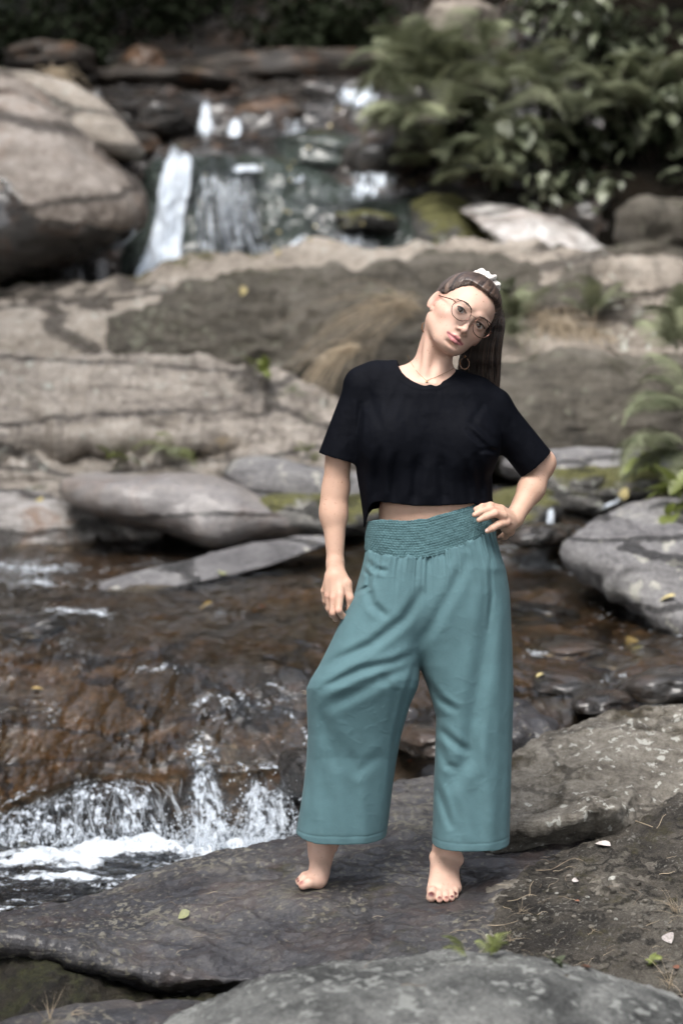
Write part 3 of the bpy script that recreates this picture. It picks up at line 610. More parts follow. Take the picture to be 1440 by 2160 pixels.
for i, (px, py, Y, w_, h_, d, m, lab) in enumerate([
    (1105, 1075, 9.9, 150, 90, .3, 'mossy_rock', 'yellowish mossy rock just right of the hand on the hip'),
    (1215, 1040, 10.1, 150, 110, .3, 'mossy_rock', 'moss-capped rock between two tiny falls at right'),
    (1330, 1030, 10.0, 190, 100, .35, 'mossy_rock', 'wide mossy rock below the hanging fern at right'),
    (1250, 985, 10.5, 360, 80, .4, 'grey_rock', 'flat grey rock shelf behind the mossy rocks at right'),
    (1430, 1000, 10.3, 180, 120, .4, 'wet_rock', 'dark rock under the fern at the right edge'),
    (1140, 1130, 9.3, 130, 50, .2, 'wet_rock', 'dark wet stone below the tiny fall'),
    (1230, 1250, 8.9, 120, 36, .15, 'wet_rock', 'dark wet stone left of the mottled grey rock'),
    (1140, 1290, 8.4, 150, 34, .2, 'wet_rock', 'submerged dark stone beside the trouser hip'),
    (1180, 1370, 7.75, 170, 44, .2, 'wet_rock', 'shiny wet stone midstream right of the knee'),
    (1320, 1400, 7.7, 230, 60, .25, 'wet_rock', 'broad shiny dark stone at right above the bank'),
    (1200, 1440, 7.4, 170, 50, .2, 'wet_rock', 'wet stone with bluish sheen right of the trouser leg'),
    (1400, 1445, 7.3, 190, 70, .2, 'wet_rock', 'dark wet stone at the right edge behind the lichened bank'),
    (1270, 1480, 7.1, 130, 44, .15, 'wet_rock', 'low wet stone close behind the bank crest'),
    (1090, 1560, 6.7, 150, 150, .25, 'slab', 'smooth bluish grey dome of rock half hidden by the trousers'),
    (640, 1640, 6.6, 90, 120, .12, 'wet_rock', 'black wet rock at the left trouser leg beside the splash'),
    (880, 1560, 6.8, 90, 60, .2, 'wet_rock', 'wet stone seen between the trouser legs'),
    (310, 1760, 6.62, 120, 50, .08, 'wet_rock', 'dark stone in the middle of the near cascade'),
    (25, 1330, 8.1, 300, 60, .2, 'wet_rock', 'dark submerged ridge at the left edge of the stream'),
    (60, 1500, 7.5, 190, 90, .15, 'bed', 'brown submerged stone at left midstream'),
    (700, 1480, 7.4, 200, 90, .2, 'wet_rock', 'wet dark stone behind the bent knee')]):
    R(blob('rock', px, py, Y, w_, h_, d, M[m], 151 + i, amp=.22, rot=(0, .12 * math.sin(i * 2.1), .5 * math.sin(i))), lab)
o = outline_rock('rock', [(1000, 800), (1100, 795), (1160, 775), (1250, 768), (1340, 775), (1440, 765), (1900, 780), (1900, 985), (1440, 985), (1300, 970), (1180, 975), (1060, 975), (1000, 930)], 11.3, .5, .6, M['face_rock'], [(.8, .07, 3), (2.2, .06, 4, True), (8, .015, 3)], 171, e=.5, lean=.5, nu=220, nv=90)
R(o, 'dark brown rounded rock face right of the woman\'s shoulder')
led = [
    [(900, 860, 11.9), (1400, 830, 11.9), (1900, 830, 11.9)],
    [(900, 805, 11.9), (1050, 795, 11.9), (1130, 775, 11.9), (1200, 752, 11.9), (1340, 742, 11.9), (1440, 748, 11.9), (1900, 750, 11.9)],
    [(900, 770, 12.1), (1050, 762, 12.1), (1200, 735, 12.1), (1340, 722, 12.1), (1440, 715, 12.1), (1900, 720, 12.1)],
    [(900, 735, 12.5), (1060, 722, 12.5), (1200, 708, 12.5), (1340, 690, 12.5), (1900, 690, 12.5)],
    [(900, 850, 12.8), (1900, 800, 12.8)]]
o = loft('ledge_rock', led, 200, 70, M['pale_rock'], A_FAR, 175); R(o, 'pale sloping ledge at the height of the woman\'s shoulder, right side')
for i, (px, py, Y, w_, h_, d, lab) in enumerate([
    (1210, 655, 12.7, 150, 24, .3, 'thin flat pale stone above the shoulder ledge'), (1330, 640, 12.8, 190, 20, .3, 'long thin pale stone layer at right'), (1290, 676, 12.5, 170, 22, .3, 'flat grey stone layer just over the ledge'),
    (1410, 690, 12.5, 120, 34, .3, 'pale block by the small fern at right edge'), (1180, 690, 12.45, 110, 18, .25, 'sliver of pale stone behind the grass tufts'), (1390, 660, 12.9, 150, 26, .3, 'brownish flat stone at right below the fallen branch')]):
    R(blob('rock', px, py, Y, w_, h_, d, M['pale_rock'], 181 + i, amp=.25, box=.6, rot=(0, .06, .1)), lab)
# ------------------------------------------------------------------ big left boulder and the cave under it
bl = [(-500, 120), (-200, 120), (0, 168), (60, 183), (130, 220), (200, 288), (260, 342), (305, 385), (327, 438), (322, 482), (288, 518), (250, 540), (185, 556), (100, 572), (40, 588), (0, 600), (-200, 640), (-500, 640)]
o = outline_rock('boulder', bl, 15.2, 1.3, 1.6, M['boulder'], [(.5, .10, 3), (1.6, .05, 4), (6, .012, 3)], 201, e=.62, lean=.45, nu=260, nv=120, center=(-20, 400), mat2=M['wet_rock'], split=lambda x, y, n: y + 40 * n > np.interp(x, [-500, 0, 60, 120, 200, 260, 330], [470, 400, 440, 480, 480, 500, 520]))  # split: wet lower rock, overhang shade also put into its dark colour
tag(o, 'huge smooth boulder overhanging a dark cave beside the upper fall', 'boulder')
o = outline_rock('rock', [(-100, 160), (0, 142), (80, 150), (150, 178), (210, 215), (260, 262), (300, 330), (200, 330), (0, 300), (-100, 260)], 17.0, .5, .6, M['pale_rock'], [(.8, .08, 3), (3, .03, 3)], 203, lean=.6); R(o, 'brownish rock slab leaning behind the huge boulder')
o = blob('rock', 30, 617, 14.7, 110, 50, .25, M['mossy_rock'], 205); R(o, 'low dark green stone at the mouth of the cave')
# ------------------------------------------------------------------ upper falls: rock faces
o = outline_rock('rock', [(330, 350), (400, 348), (480, 352), (560, 350), (640, 362), (700, 392), (690, 470), (640, 560), (600, 640), (300, 680), (240, 640), (290, 500)], 16.5, .5, .6, M['fall_rock'], [(.6, .08, 3), (2, .06, 4, True, (1.5, 1, .6)), (7, .02, 3)], 211, e=.45, lean=.35, nu=220, nv=100)
R(o, 'green algae-covered rock face under the upper waterfall')
o = outline_rock('rock', [(600, 420), (660, 395), (740, 405), (820, 425), (900, 440), (960, 470), (1030, 520), (1060, 600), (1000, 680), (560, 680), (560, 520)], 16.2, .5, .6, M['fall_rock'], [(.7, .07, 3), (2.4, .05, 4, True), (8, .015, 3)], 213, e=.55, lean=.45, nu=220, nv=100)
R(o, 'wet blue-green domed rock right of the upper waterfall')
o = outline_rock('rock', [(860, 425), (910, 400), (965, 415), (1010, 450), (1042, 500), (1058, 560), (1040, 640), (880, 640), (860, 520)], 15.9, .35, .5, M['mossy_rock'], [(.8, .05, 3), (3, .03, 3)], 215, e=.6, lean=.4); R(o, 'rounded rock with yellow-green moss left of the white wet rock')
M['white_wet'] = rock_mat('bleached wet rock', [(.14, .12, .10), (.34, .31, .29), (.48, .46, .44), (.58, .56, .54)], 1.2, .6, rough=.35, wet=.5, bump=.6, grain=.4, rust=.2, bdist=.05)
o = outline_rock('rock', [(960, 440), (1020, 428), (1090, 432), (1160, 455), (1230, 490), (1290, 545), (1320, 620), (1290, 680), (1060, 680), (1050, 600), (1052, 540), (1015, 480)], 15.4, .4, .5, M['white_wet'], [(.8, .06, 3), (2.6, .03, 4, True), (9, .01, 3)], 217, e=.55, lean=.7); R(o, 'pale bleached rock glistening wet beside the mossy dome')
up = [
    [(-900, 720, 15.6), (300, 700, 15.8), (1000, 690, 15.8), (2100, 690, 15.6)],
    [(-900, 560, 16.2), (300, 540, 16.8), (640, 500, 16.8), (860, 440, 16.6), (1050, 420, 16.2), (1300, 480, 15.4), (1440, 520, 15.2), (2100, 500, 15)],
    [(-900, 400, 17.0), (250, 372, 17.2), (420, 345, 17.3), (640, 350, 17.3), (860, 380, 17.2), (1100, 380, 16.6), (1440, 420, 15.8), (2100, 380, 15.5)],
    [(-900, 320, 17.8), (250, 318, 18.0), (420, 312, 18.2), (640, 300, 18.2), (860, 330, 18), (1000, 300, 17.4), (1440, 300, 16.6), (2100, 200, 16)],
    [(-900, 260, 18.6), (230, 262, 18.6), (420, 290, 18.6), (640, 285, 18.6), (800, 282, 18.6), (900, 250, 18.2), (1100, 150, 17.8), (1440, 150, 17.3), (2100, 0, 17)],
    [(-900, 200, 19.5), (230, 215, 19.3), (420, 232, 19.0), (640, 238, 19.0), (800, 225, 19.0), (880, 150, 18.9), (1100, 30, 18.6), (1440, 0, 18.3), (2100, -200, 18)],
    [(-900, 150, 20.8), (230, 190, 20.6), (420, 186, 20.6), (560, 180, 20.6), (700, 182, 20.4), (810, 178, 20.4), (900, 60, 20.0), (1100, -80, 19.6), (1440, -120, 19.5), (2100, -400, 19)],
    [(-900, 60, 24), (0, 100, 23.0), (230, 160, 22.6), (420, 130, 22.6), (560, 110, 22.6), (700, 130, 22.6), (810, 120, 22.6), (900, -50, 22), (1440, -400, 21.5), (2100, -700, 21)],
    [(-900, -300, 28), (400, -100, 28), (900, -300, 26), (2100, -900, 24)]]
def spl_up(u, v, n):
    px = -900 + 3000 * u
    return (v > .84) | ((px + 90 * n) > np.interp(v, [0, .3, .5, 1], [1230, 1180, 930, 850]))
o = loft('stream_terrain', up, 420, 240, M['wet_rock'], [(.5, .10, 3), (1.5, .09, 4, True, (1, 1, 2)), (5, .03, 4)], 221, M['soil'], spl_up)
tag(o, 'dark wet rock steps of the upper stream and its earthy bank', kind='structure')
M['brown_rock'] = rock_mat('brown upper rock', [(.008, .006, .004), (.026, .02, .015), (.052, .042, .033), (.09, .074, .06)], 1.0, .6, rust=.55, rough=.6, wet=.2, bump=.8, grain=.4, moss=.2, bdist=.06)
for i, (px, py, Y, w_, h_, d, m, lab) in enumerate([
    (330, 262, 18.3, 190, 84, .5, 'wet_rock', 'dark rounded rock left of the small upper fall'),
    (250, 300, 17.6, 190, 60, .4, 'brown_rock', 'orange-brown wet rock above the huge boulder'),
    (700, 215, 19.6, 210, 90, .6, 'wet_rock', 'black block of rock left of the topmost fall'),
    (560, 235, 19.2, 180, 70, .5, 'brown_rock', 'brown rock step at the head of the stream'),
    (470, 330, 17.9, 260, 36, .5, 'brown_rock', 'flat orange-brown shelf above the green rock face'),
    (700, 335, 17.6, 260, 100, .5, 'fall_rock', 'dark sloping rock between the middle falls'),
    (820, 350, 17.3, 180, 120, .5, 'wet_rock', 'black shiny rock below the ferns'),
    (620, 155, 21.2, 480, 90, .8, 'brown_rock', 'long brown rock shelf under the dark forest'),
    (380, 175, 20.4, 330, 60, .7, 'brown_rock', 'mottled brown rock shelf at upper left'),
    (300, 140, 20.9, 90, 80, .4, 'brown_rock', 'upright small brown rock under the dark trees'),
    (110, 130, 20.0, 160, 70, .5, 'brown_rock', 'brown rock at the left edge below the forest'),
    (900, 300, 17.2, 130, 90, .4, 'wet_rock', 'dark rock half covered by hanging fern fronds'),
    (780, 470, 15.9, 130, 50, .3, 'mossy_rock', 'olive mossy hump on the wet blue-green dome'),
    (1400, 480, 14.9, 200, 130, .4, 'face_rock', 'brown earthy rock at right below the shrubs'),
    (1330, 560, 14.4, 240, 90, .4, 'face_rock', 'brown rubble-strewn rock above the fallen branch'),
    (1150, 600, 13.3, 180, 70, .3, 'face_rock', 'mottled rock above the grass tufts, right of the hair scrunchie'),
    (980, 60, 18.9, 150, 120, .5, 'pale_rock', 'pale rock patch above the ferns at the top'),
    ]):
    R(blob('rock', px, py, Y, w_, h_, d, M[m], 231 + i, amp=.2, box=.65, rot=(0, .1 * math.sin(i * 1.7), .4 * math.sin(i * 3))), lab)

# ------------------------------------------------------------------ waterfalls
def fall(name, rows, nu, nv, mat, seed, label, edge=.3, amp=.02, dens=1.0, fade=.06):
    V, Q, U, W = loft_arr(rows, nu, nv)
    if ((V - np.array([0, 0, CH])) * vnormals(V, Q)).sum() > 0: Q = Q[:, ::-1]
    V, N = displace(V, Q, [(3, amp, 4, False, (3, 1, .6)), (14, amp * .4, 3, False, (2, 1, .5))], seed)
    foam = np.clip(np.minimum(U, 1 - U) / edge, 0, 1) ** .7 * dens * np.clip((1 - W) / (.28 if fade < .2 else .5), 0, 1) ** .8 * np.clip((W + fade) / .2, 0, 1)
    wid = np.linalg.norm(PA(*np.array(rows[0][0])) - PA(*np.array(rows[0][-1])))
    wid = max(.15, wid)
    me_flow = np.stack([U * wid, W * 1.0, 0 * U], -1)
    o = world_obj(name, V, Q, mat, attrs={'foam': foam, 'flow': me_flow})
    tag(o, label, 'waterfall'); return o
fall('waterfall', [[(250, 640, 15.5), (400, 630, 15.5)], [(268, 600, 15.7), (395, 598, 15.7)], [(300, 530, 15.85), (388, 530, 15.85)], [(322, 460, 15.95), (390, 460, 15.95)], [(330, 400, 16.0), (405, 400, 16.0)], [(340, 355, 16.1), (408, 350, 16.1)], [(348, 338, 16.6), (404, 336, 16.6)], [(360, 305, 17.4), (385, 305, 17.4)]], 90, 200, M['fall'], 301, 'tall white waterfall between the huge boulder and the green rock face', amp=.05, edge=.14)
fall('waterfall', [[(395, 640, 15.7), (620, 620, 15.7)], [(395, 560, 15.8), (600, 560, 15.8)], [(400, 460, 15.9), (560, 460, 15.9)], [(408, 380, 16.0), (540, 375, 16.0)], [(410, 352, 16.4), (545, 348, 16.4)]], 120, 120, M['thin_fall'], 303, 'thin broken veil of water over the green rock face', amp=.05, dens=.85, edge=.12)
fall('waterfall', [[(560, 580, 15.6), (610, 570, 15.6)], [(590, 530, 15.65), (630, 530, 15.65)], [(630, 490, 15.75), (655, 492, 15.75)]], 40, 60, M['fall'], 305, 'narrow slanting trickle below the green rock face', amp=.02, dens=.9)
fall('waterfall', [[(700, 430, 15.65), (860, 425, 15.65)], [(705, 400, 15.8), (858, 400, 15.8)], [(712, 368, 16.0), (850, 378, 16.0)], [(715, 358, 16.5), (850, 368, 16.5)]], 90, 50, M['thin_fall'], 307, 'wide low fall over the black rock below the ferns', amp=.03, dens=.9)
fall('waterfall', [[(408, 296, 17.75), (458, 292, 17.75)], [(414, 262, 17.8), (455, 262, 17.8)], [(422, 228, 17.9), (444, 226, 17.9)], [(424, 215, 18.4), (442, 215, 18.4)]], 40, 60, M['fall'], 309, 'small bright fall beside the dark rounded rock', amp=.02)
fall('waterfall', [[(474, 292, 17.75), (512, 290, 17.75)], [(480, 262, 17.9), (512, 262, 17.9)], [(488, 246, 18.1), (510, 246, 18.1)]], 40, 40, M['fall'], 311, 'tiny white fall immediately right of the small bright one', amp=.02)
fall('waterfall', [[(570, 300, 17.8), (670, 296, 17.8)], [(575, 265, 18.1), (665, 265, 18.1)], [(580, 245, 18.5), (655, 245, 18.5)]], 60, 40, M['thin_fall'], 313, 'faint spread-out fall in the middle of the upper steps', amp=.02, dens=.8)
fall('waterfall', [[(700, 228, 18.7), (812, 232, 18.7)], [(702, 200, 18.9), (806, 204, 18.9)], [(705, 178, 19.2), (800, 180, 19.2)], [(708, 172, 20), (790, 172, 20)]], 60, 50, M['fall'], 315, 'topmost bright fall beside the leftmost fern fronds', amp=.03, dens=.9)
fall('waterfall', [[(480, 366, 16.0), (560, 362, 16.0)], [(484, 352, 16.2), (556, 350, 16.2)], [(490, 347, 16.6), (550, 346, 16.6)]], 50, 24, M['fall'], 317, 'short white spill on top of the green rock face', amp=.01)
fall('waterfall', [[(600, 385, 16.2), (650, 385, 16.2)], [(604, 362, 16.4), (646, 364, 16.4)]], 30, 24, M['thin_fall'], 319, 'small spill at the right shoulder of the green rock face', amp=.01)
fall('waterfall', [[(620, 620, 15.4), (860, 610, 15.4)], [(640, 560, 15.55), (850, 560, 15.55)], [(680, 500, 15.7), (800, 500, 15.7)], [(710, 455, 15.9), (770, 455, 15.9)]], 90, 80, M['thin_fall'], 321, 'bluish film of water spreading over the domed rock', amp=.02, dens=.75, edge=.15)
fall('waterfall', [[(1145, 1125, 9.55), (1172, 1125, 9.55)], [(1150, 1080, 9.6), (1170, 1080, 9.6)], [(1152, 1045, 9.75), (1166, 1045, 9.75)]], 24, 50, M['fall'], 323, 'thin trickle between mossy rocks right of the hip', amp=.01)
fall('waterfall', [[(1250, 1085, 9.6), (1320, 1050, 9.6)], [(1262, 1068, 9.7), (1318, 1040, 9.7)]], 40, 24, M['thin_fall'], 325, 'short slanting trickle over the dark stone at right', amp=.01)
fall('waterfall', [[(1055, 1210, 8.9), (1160, 1215, 8.9)], [(1080, 1160, 9.1), (1170, 1160, 9.1)], [(1120, 1130, 9.4), (1180, 1130, 9.4)]], 50, 50, M['thin_fall'], 327, 'broken white riffle beside the trouser waistband', amp=.015, dens=.5)
fall('waterfall', [[(440, 560, 15.75), (540, 556, 15.75)], [(440, 480, 15.82), (540, 480, 15.82)], [(430, 400, 15.95), (530, 400, 15.95)]], 60, 60, M['thin_fall'], 329, 'middle curtain of droplets on the green rock face', amp=.03, dens=.7)

# near cascade: strands of falling water from lip to pool
def cascade(label, lip, foot, n, seed, sc=(.0012, .0045), spread=.03, host=None):
    r = np.random.default_rng(seed); paths, rad = [], []
    lip = np.array([P(*p) for p in lip]); foot = np.array([P(*p) for p in foot])
    def along(a, t):
        s = np.concatenate([[0], np.cumsum(np.linalg.norm(np.diff(a, axis=0), axis=1))]); s /= s[-1]
        return np.array([np.interp(t, s, a[:, k]) for k in range(3)])
    for i in range(n):
        t = r.random(); t = np.clip(t + .02 * math.sin(t * 60) + .01 * r.normal(), 0, 1)
        a = along(lip, t); b = along(foot, np.clip(t + .02 * r.normal(), 0, 1))
        a = a + r.normal(size=3) * (.008, .01, .008); b = b + r.normal(size=3) * (spread, spread, .012)
        s0, s1 = sorted(r.random(2)); 
        if r.random() < .35: s0, s1 = 0, 1
        s1 = min(1, max(s1, s0 + .12)); s = np.linspace(s0, s1, 7)
        p = a + (b - a) * s[:, None]; p[:, 2] = a[2] + (b[2] - a[2]) * s ** 1.9
        p[:, :2] = a[:2] + (b - a)[:2] * (s ** .8)[:, None]
        p += r.normal(size=(7, 3)) * .0025
        w0 = r.uniform(*sc); paths.append(p); rad.append(w0 * np.array([.25, .8, 1, .9, 1, .7, .25]))
    V, Q = tubes(paths, rad, 4)
    o = world_obj('water_strands', V, Q, M['spray'], host); o['kind'] = 'stuff'; return o
lipA = [(-500, 1730, 6.78), (-120, 1738, 6.78), (0, 1718, 6.78), (80, 1686, 6.8), (180, 1650, 6.82), (260, 1640, 6.82), (350, 1655, 6.82)]
fall('waterfall', [[(-540, 1800, 6.50), (-150, 1800, 6.50), (60, 1796, 6.48), (380, 1790, 6.46)], [(-520, 1765, 6.56), (-130, 1768, 6.56), (60, 1745, 6.56), (200, 1725, 6.55), (365, 1728, 6.56)], [(-510, 1742, 6.65), (-120, 1748, 6.65), (0, 1732, 6.65), (80, 1702, 6.66), (180, 1668, 6.68), (260, 1660, 6.68), (355, 1680, 6.7)], lipA, [(-500, 1715, 6.95), (0, 1700, 6.95), (180, 1625, 7.0), (350, 1640, 7.0)]],
     420, 90, M['near_fall'], 401, 'wide low curtain of the near cascade spilling over the brown ledge at left', amp=.012, dens=.85, edge=.05, fade=.3)
fall('waterfall', [[(365, 1795, 6.40), (520, 1792, 6.36)], [(376, 1735, 6.50), (505, 1740, 6.46)], [(384, 1680, 6.62), (490, 1688, 6.58)], [(386, 1635, 6.74), (476, 1645, 6.72)], [(388, 1598, 6.88), (460, 1612, 6.88)], [(391, 1570, 7.0), (440, 1580, 7.0)], [(398, 1548, 7.1), (425, 1553, 7.1)]],
     110, 120, M['near_fall'], 403, 'arched white jet of the near cascade, left of the splash', amp=.03, dens=1.0, fade=.3)
fall('waterfall', [[(455, 1805, 6.32), (665, 1805, 6.32)], [(478, 1748, 6.46), (648, 1748, 6.46)], [(490, 1700, 6.60), (632, 1700, 6.60)], [(500, 1665, 6.70), (624, 1665, 6.70)], [(512, 1632, 6.84), (618, 1635, 6.84)], [(525, 1600, 7.0), (612, 1605, 7.0)], [(535, 1575, 7.1), (600, 1580, 7.1)]],
     140, 110, M['near_fall'], 405, 'rightmost splashing chute of the near cascade, beside the trouser leg', amp=.04, dens=1.0, fade=.3)
for o_ in []: pass
def strands(host, lip, foot, n, seed, sc, spread):
    cascade('x', lip, foot, n, seed, sc, spread, host)
hosts = [o for o in COL.objects if o.name.startswith('waterfall')][-3:]
strands(hosts[0], lipA, [(-540, 1790, 6.48), (-150, 1790, 6.48), (60, 1786, 6.46), (160, 1782, 6.46), (260, 1780, 6.46), (370, 1776, 6.46)], 260, 401, (.0005, .0018), .05)
strands(hosts[1], [(390, 1650, 6.66), (400, 1590, 6.82), (432, 1600, 6.82), (462, 1655, 6.66)], [(372, 1782, 6.38), (410, 1784, 6.36), (450, 1782, 6.36), (510, 1780, 6.38)], 12, 403, (.0004, .0010), .12)
strands(hosts[2], [(500, 1690, 6.6), (530, 1660, 6.7), (560, 1640, 6.75), (600, 1650, 6.7), (620, 1680, 6.6)], [(470, 1790, 6.34), (530, 1796, 6.3), (580, 1800, 6.28), (655, 1796, 6.3)], 20, 405, (.0004, .0010), .12)
r = np.random.default_rng(5); V0, T0 = ico(1); VV, TT, off = [], [], 0
for i in range(2400):
    k = r.random()
    if k < .45: c = np.array(P(r.normal(560, 50), 1770, r.normal(6.35, .1))); h = abs(r.normal(0, .09)) - .01
    elif k < .7: c = np.array(P(r.normal(430, 45), 1770, r.normal(6.42, .08))); h = abs(r.normal(0, .06)) - .01
    else: c = np.array(P(r.uniform(-300, 380), 1775, r.normal(6.5, .06))); h = abs(r.normal(0, .03)) - .01
    c[2] = -.195 + h
    s = r.uniform(.0012, .0050) * (1.3 if h < .03 else .8)
    VV.append(V0 * s * np.array([1, 1, r.uniform(.8, 1.8)]) + c); TT.append(T0 + off); off += len(V0)
tag(world_obj('splash_drops', np.concatenate(VV), np.concatenate(TT), M['spray']), 'spray and splash drops over the foaming pool', kind='stuff')
# ------------------------------------------------------------------ putting things on what the camera ray meets
from mathutils.bvhtree import BVHTree
_trees = []
for o_ in [o for o in COL.objects if o.type == 'MESH' and o.name.split('.')[0] in ('rock', 'rock_slab', 'bank_rock', 'soil_slope', 'earth_bank', 'ledge_rock', 'boulder', 'streambed', 'stream_terrain', 'ground')]:
    L_ = Vector(o_.location); me_ = o_.data
    _trees.append(BVHTree.FromPolygons([v.co + L_ for v in me_.vertices], [p.vertices[:] for p in me_.polygons]))
def drop(px, py):
    o0 = Vector((0, 0, CH)); d = Vector(P(px, py, 1)) - o0; d.normalize(); best = None
    for t in _trees:
        h = t.ray_cast(o0, d)
        if h[0] is not None and (best is None or h[3] < best[2]): best = (h[0], h[1] if h[1].dot(d) < 0 else -h[1], h[3])
    if best is None: return Vector(P(px, py, 20)), Vector((0, 0, 1))
    return best[0], best[1]
# ------------------------------------------------------------------ leaves, fronds, plants
def leaf_arr(L=.1, W=.06, fold=.25, droop=.25, n=5):
    s = np.linspace(0, 1, n); w_ = W * np.sin(np.pi * s ** .8) ** .8; w_[0] = W * .06; w_[-1] = 0.001
    x = L * s; z = -droop * L * s ** 2
    c = np.stack([x, 0 * x, z], -1); l = np.stack([x, w_ / 2, z + fold * w_ / 2], -1); r_ = np.stack([x, -w_ / 2, z + fold * w_ / 2], -1)
    V = np.stack([l, c, r_], 1).reshape(-1, 3); i = np.arange(n - 1)
    Q = np.concatenate([np.stack([3 * i, 3 * i + 1, 3 * i + 4, 3 * i + 3], -1), np.stack([3 * i + 1, 3 * i + 2, 3 * i + 5, 3 * i + 4], -1)])
    return V, Q
def frond_mesh(name, L=.6, arch=.35, wid=.30, n=26, seed=0, lobes=6):
    r = np.random.default_rng(seed); s = np.linspace(0, 1, 30)
    rx = L * (s - .12 * s ** 3); rz = L * arch * (np.sin(s * 2.3) * .9 - .75 * s ** 2.4)
    VV, QQ, off = [], [], 0
    V, Q = tubes([np.stack([rx, 0 * rx, rz], -1)], [np.linspace(.0035, .0008, 30) * L / .6], 4); VV.append(V); QQ.append(Q); off = len(V)
    for k in range(n):
        t = .13 + .87 * k / n; ln = wid * L * math.sin(math.pi * min(1, (t - .05) ** .75)) ** .75 * (1.12 - t * .35) + .01
        x, z = np.interp(t, s, rx), np.interp(t, s, rz)
        for sd in (1, -1):
            sw = .38 + .5 * t + r.normal() * .05; m = lobes
            ss = np.linspace(0, 1, m * 2 + 1)
            wd = (.052 * L * (1 - .8 * ss) + .002) * np.where(np.arange(m * 2 + 1) % 2 == 0, .55, 1.0) * (1 - t * .35)
            cx = x + ln * ss * math.sin(sw * .6); cy = sd * ln * ss * math.cos(sw * .6); cz = z - ln * (.10 + .25 * ss ** 2) * ss + r.normal() * .004
            a = np.stack([cx + wd / 2, cy, cz], -1); b = np.stack([cx - wd / 2, cy, cz], -1)
            V = np.stack([a, b], 1).reshape(-1, 3); i = np.arange(m * 2)
            VV.append(V); QQ.append(np.stack([2 * i, 2 * i + 1, 2 * i + 3, 2 * i + 2], -1) + off); off += len(V)
    return new_mesh(name, np.concatenate(VV), np.concatenate(QQ))
FR = []
for k in range(4):
    m_ = frond_mesh('frond', .6, [.45, .3, .15, .6][k], [.30, .26, .33, .24][k], [26, 30, 24, 22][k], k); m_.materials.append(M['fern']); FR.append(m_)
FRY = frond_mesh('frond', .6, .3, .22, 16, 9, 3); FRY.materials.append(M['bright_leaf'])
def fern(loc, size, n, label, seed, yaw=None, spread=3.14, pitch=(-.2, .7), meshes=FR, group=None):
    r = random.Random(seed); e = empty('fern', loc); tag(e, label, 'fern', group)
    for i in range(n):
        y = (yaw if yaw is not None else 0) + spread * (2 * (i + r.random() * .7) / n - 1)
        f = obj('frond', meshes[i % len(meshes)], None, e, (r.uniform(-.03, .03) * size, r.uniform(-.03, .03) * size, 0), (r.uniform(-.4, .4), -r.uniform(*pitch), y), [size / .6 * r.uniform(.7, 1.12)] * 3)
    return e
LF = []
for k in range(3):
    V, Q = leaf_arr(1, [.62, .5, .72][k], .3, [.25, .4, .15][k]); m_ = new_mesh('leaf', V, Q); m_.materials.append(M['leaf']); LF.append(m_)
V, Q = leaf_arr(1, .5, .3, .3); LFD = new_mesh('leaf', V, Q); LFD.materials.append(M['dark_leaf'])
V, Q = leaf_arr(1, .5, .3, .3); LFB = new_mesh('leaf', V, Q); LFB.materials.append(M['bright_leaf'])
def cloud_arr(c, rad, n, size, seed, shell=.5, clump=0):
    """n separate leaf blades spread through an ellipsoid, in clumps"""
    r = np.random.default_rng(seed); d = r.normal(size=(n, 3)); d /= np.linalg.norm(d, axis=1, keepdims=True)
    p = d * (shell + (1 - shell) * r.random((n, 1))) 
    if clump:
        cc = r.normal(size=(clump, 3)); cc /= np.linalg.norm(cc, axis=1, keepdims=True); cc *= r.uniform(.35, .95, (clump, 1))
        p = cc[r.integers(0, clump, n)] + r.normal(size=(n, 3)) * .17
    p = p * np.array(rad) + np.array(c)
    V0, Q0 = leaf_arr(1, .55, .3, .3, 3)
    a = r.uniform(0, 2 * math.pi, n); b = r.normal(-.35, .45, n); g = r.normal(0, .5, n); s = size * r.uniform(.6, 1.25, n)
    X = np.stack([np.cos(a) * np.cos(b), np.sin(a) * np.cos(b), np.sin(b)], -1)
    Yv = np.stack([-np.sin(a), np.cos(a), 0 * a], -1); Zv = np.cross(X, Yv)
    Y2 = Yv * np.cos(g)[:, None] + Zv * np.sin(g)[:, None]; Z2 = np.cross(X, Y2)
    B = np.stack([X, Y2, Z2], 1)                                  # n,3,3
    V = (np.einsum('vk,nkc->nvc', V0, B) * s[:, None, None] + p[:, None]).reshape(-1, 3)
    Q = (Q0[None] + (np.arange(n) * len(V0))[:, None, None]).reshape(-1, 4)
    return V, Q
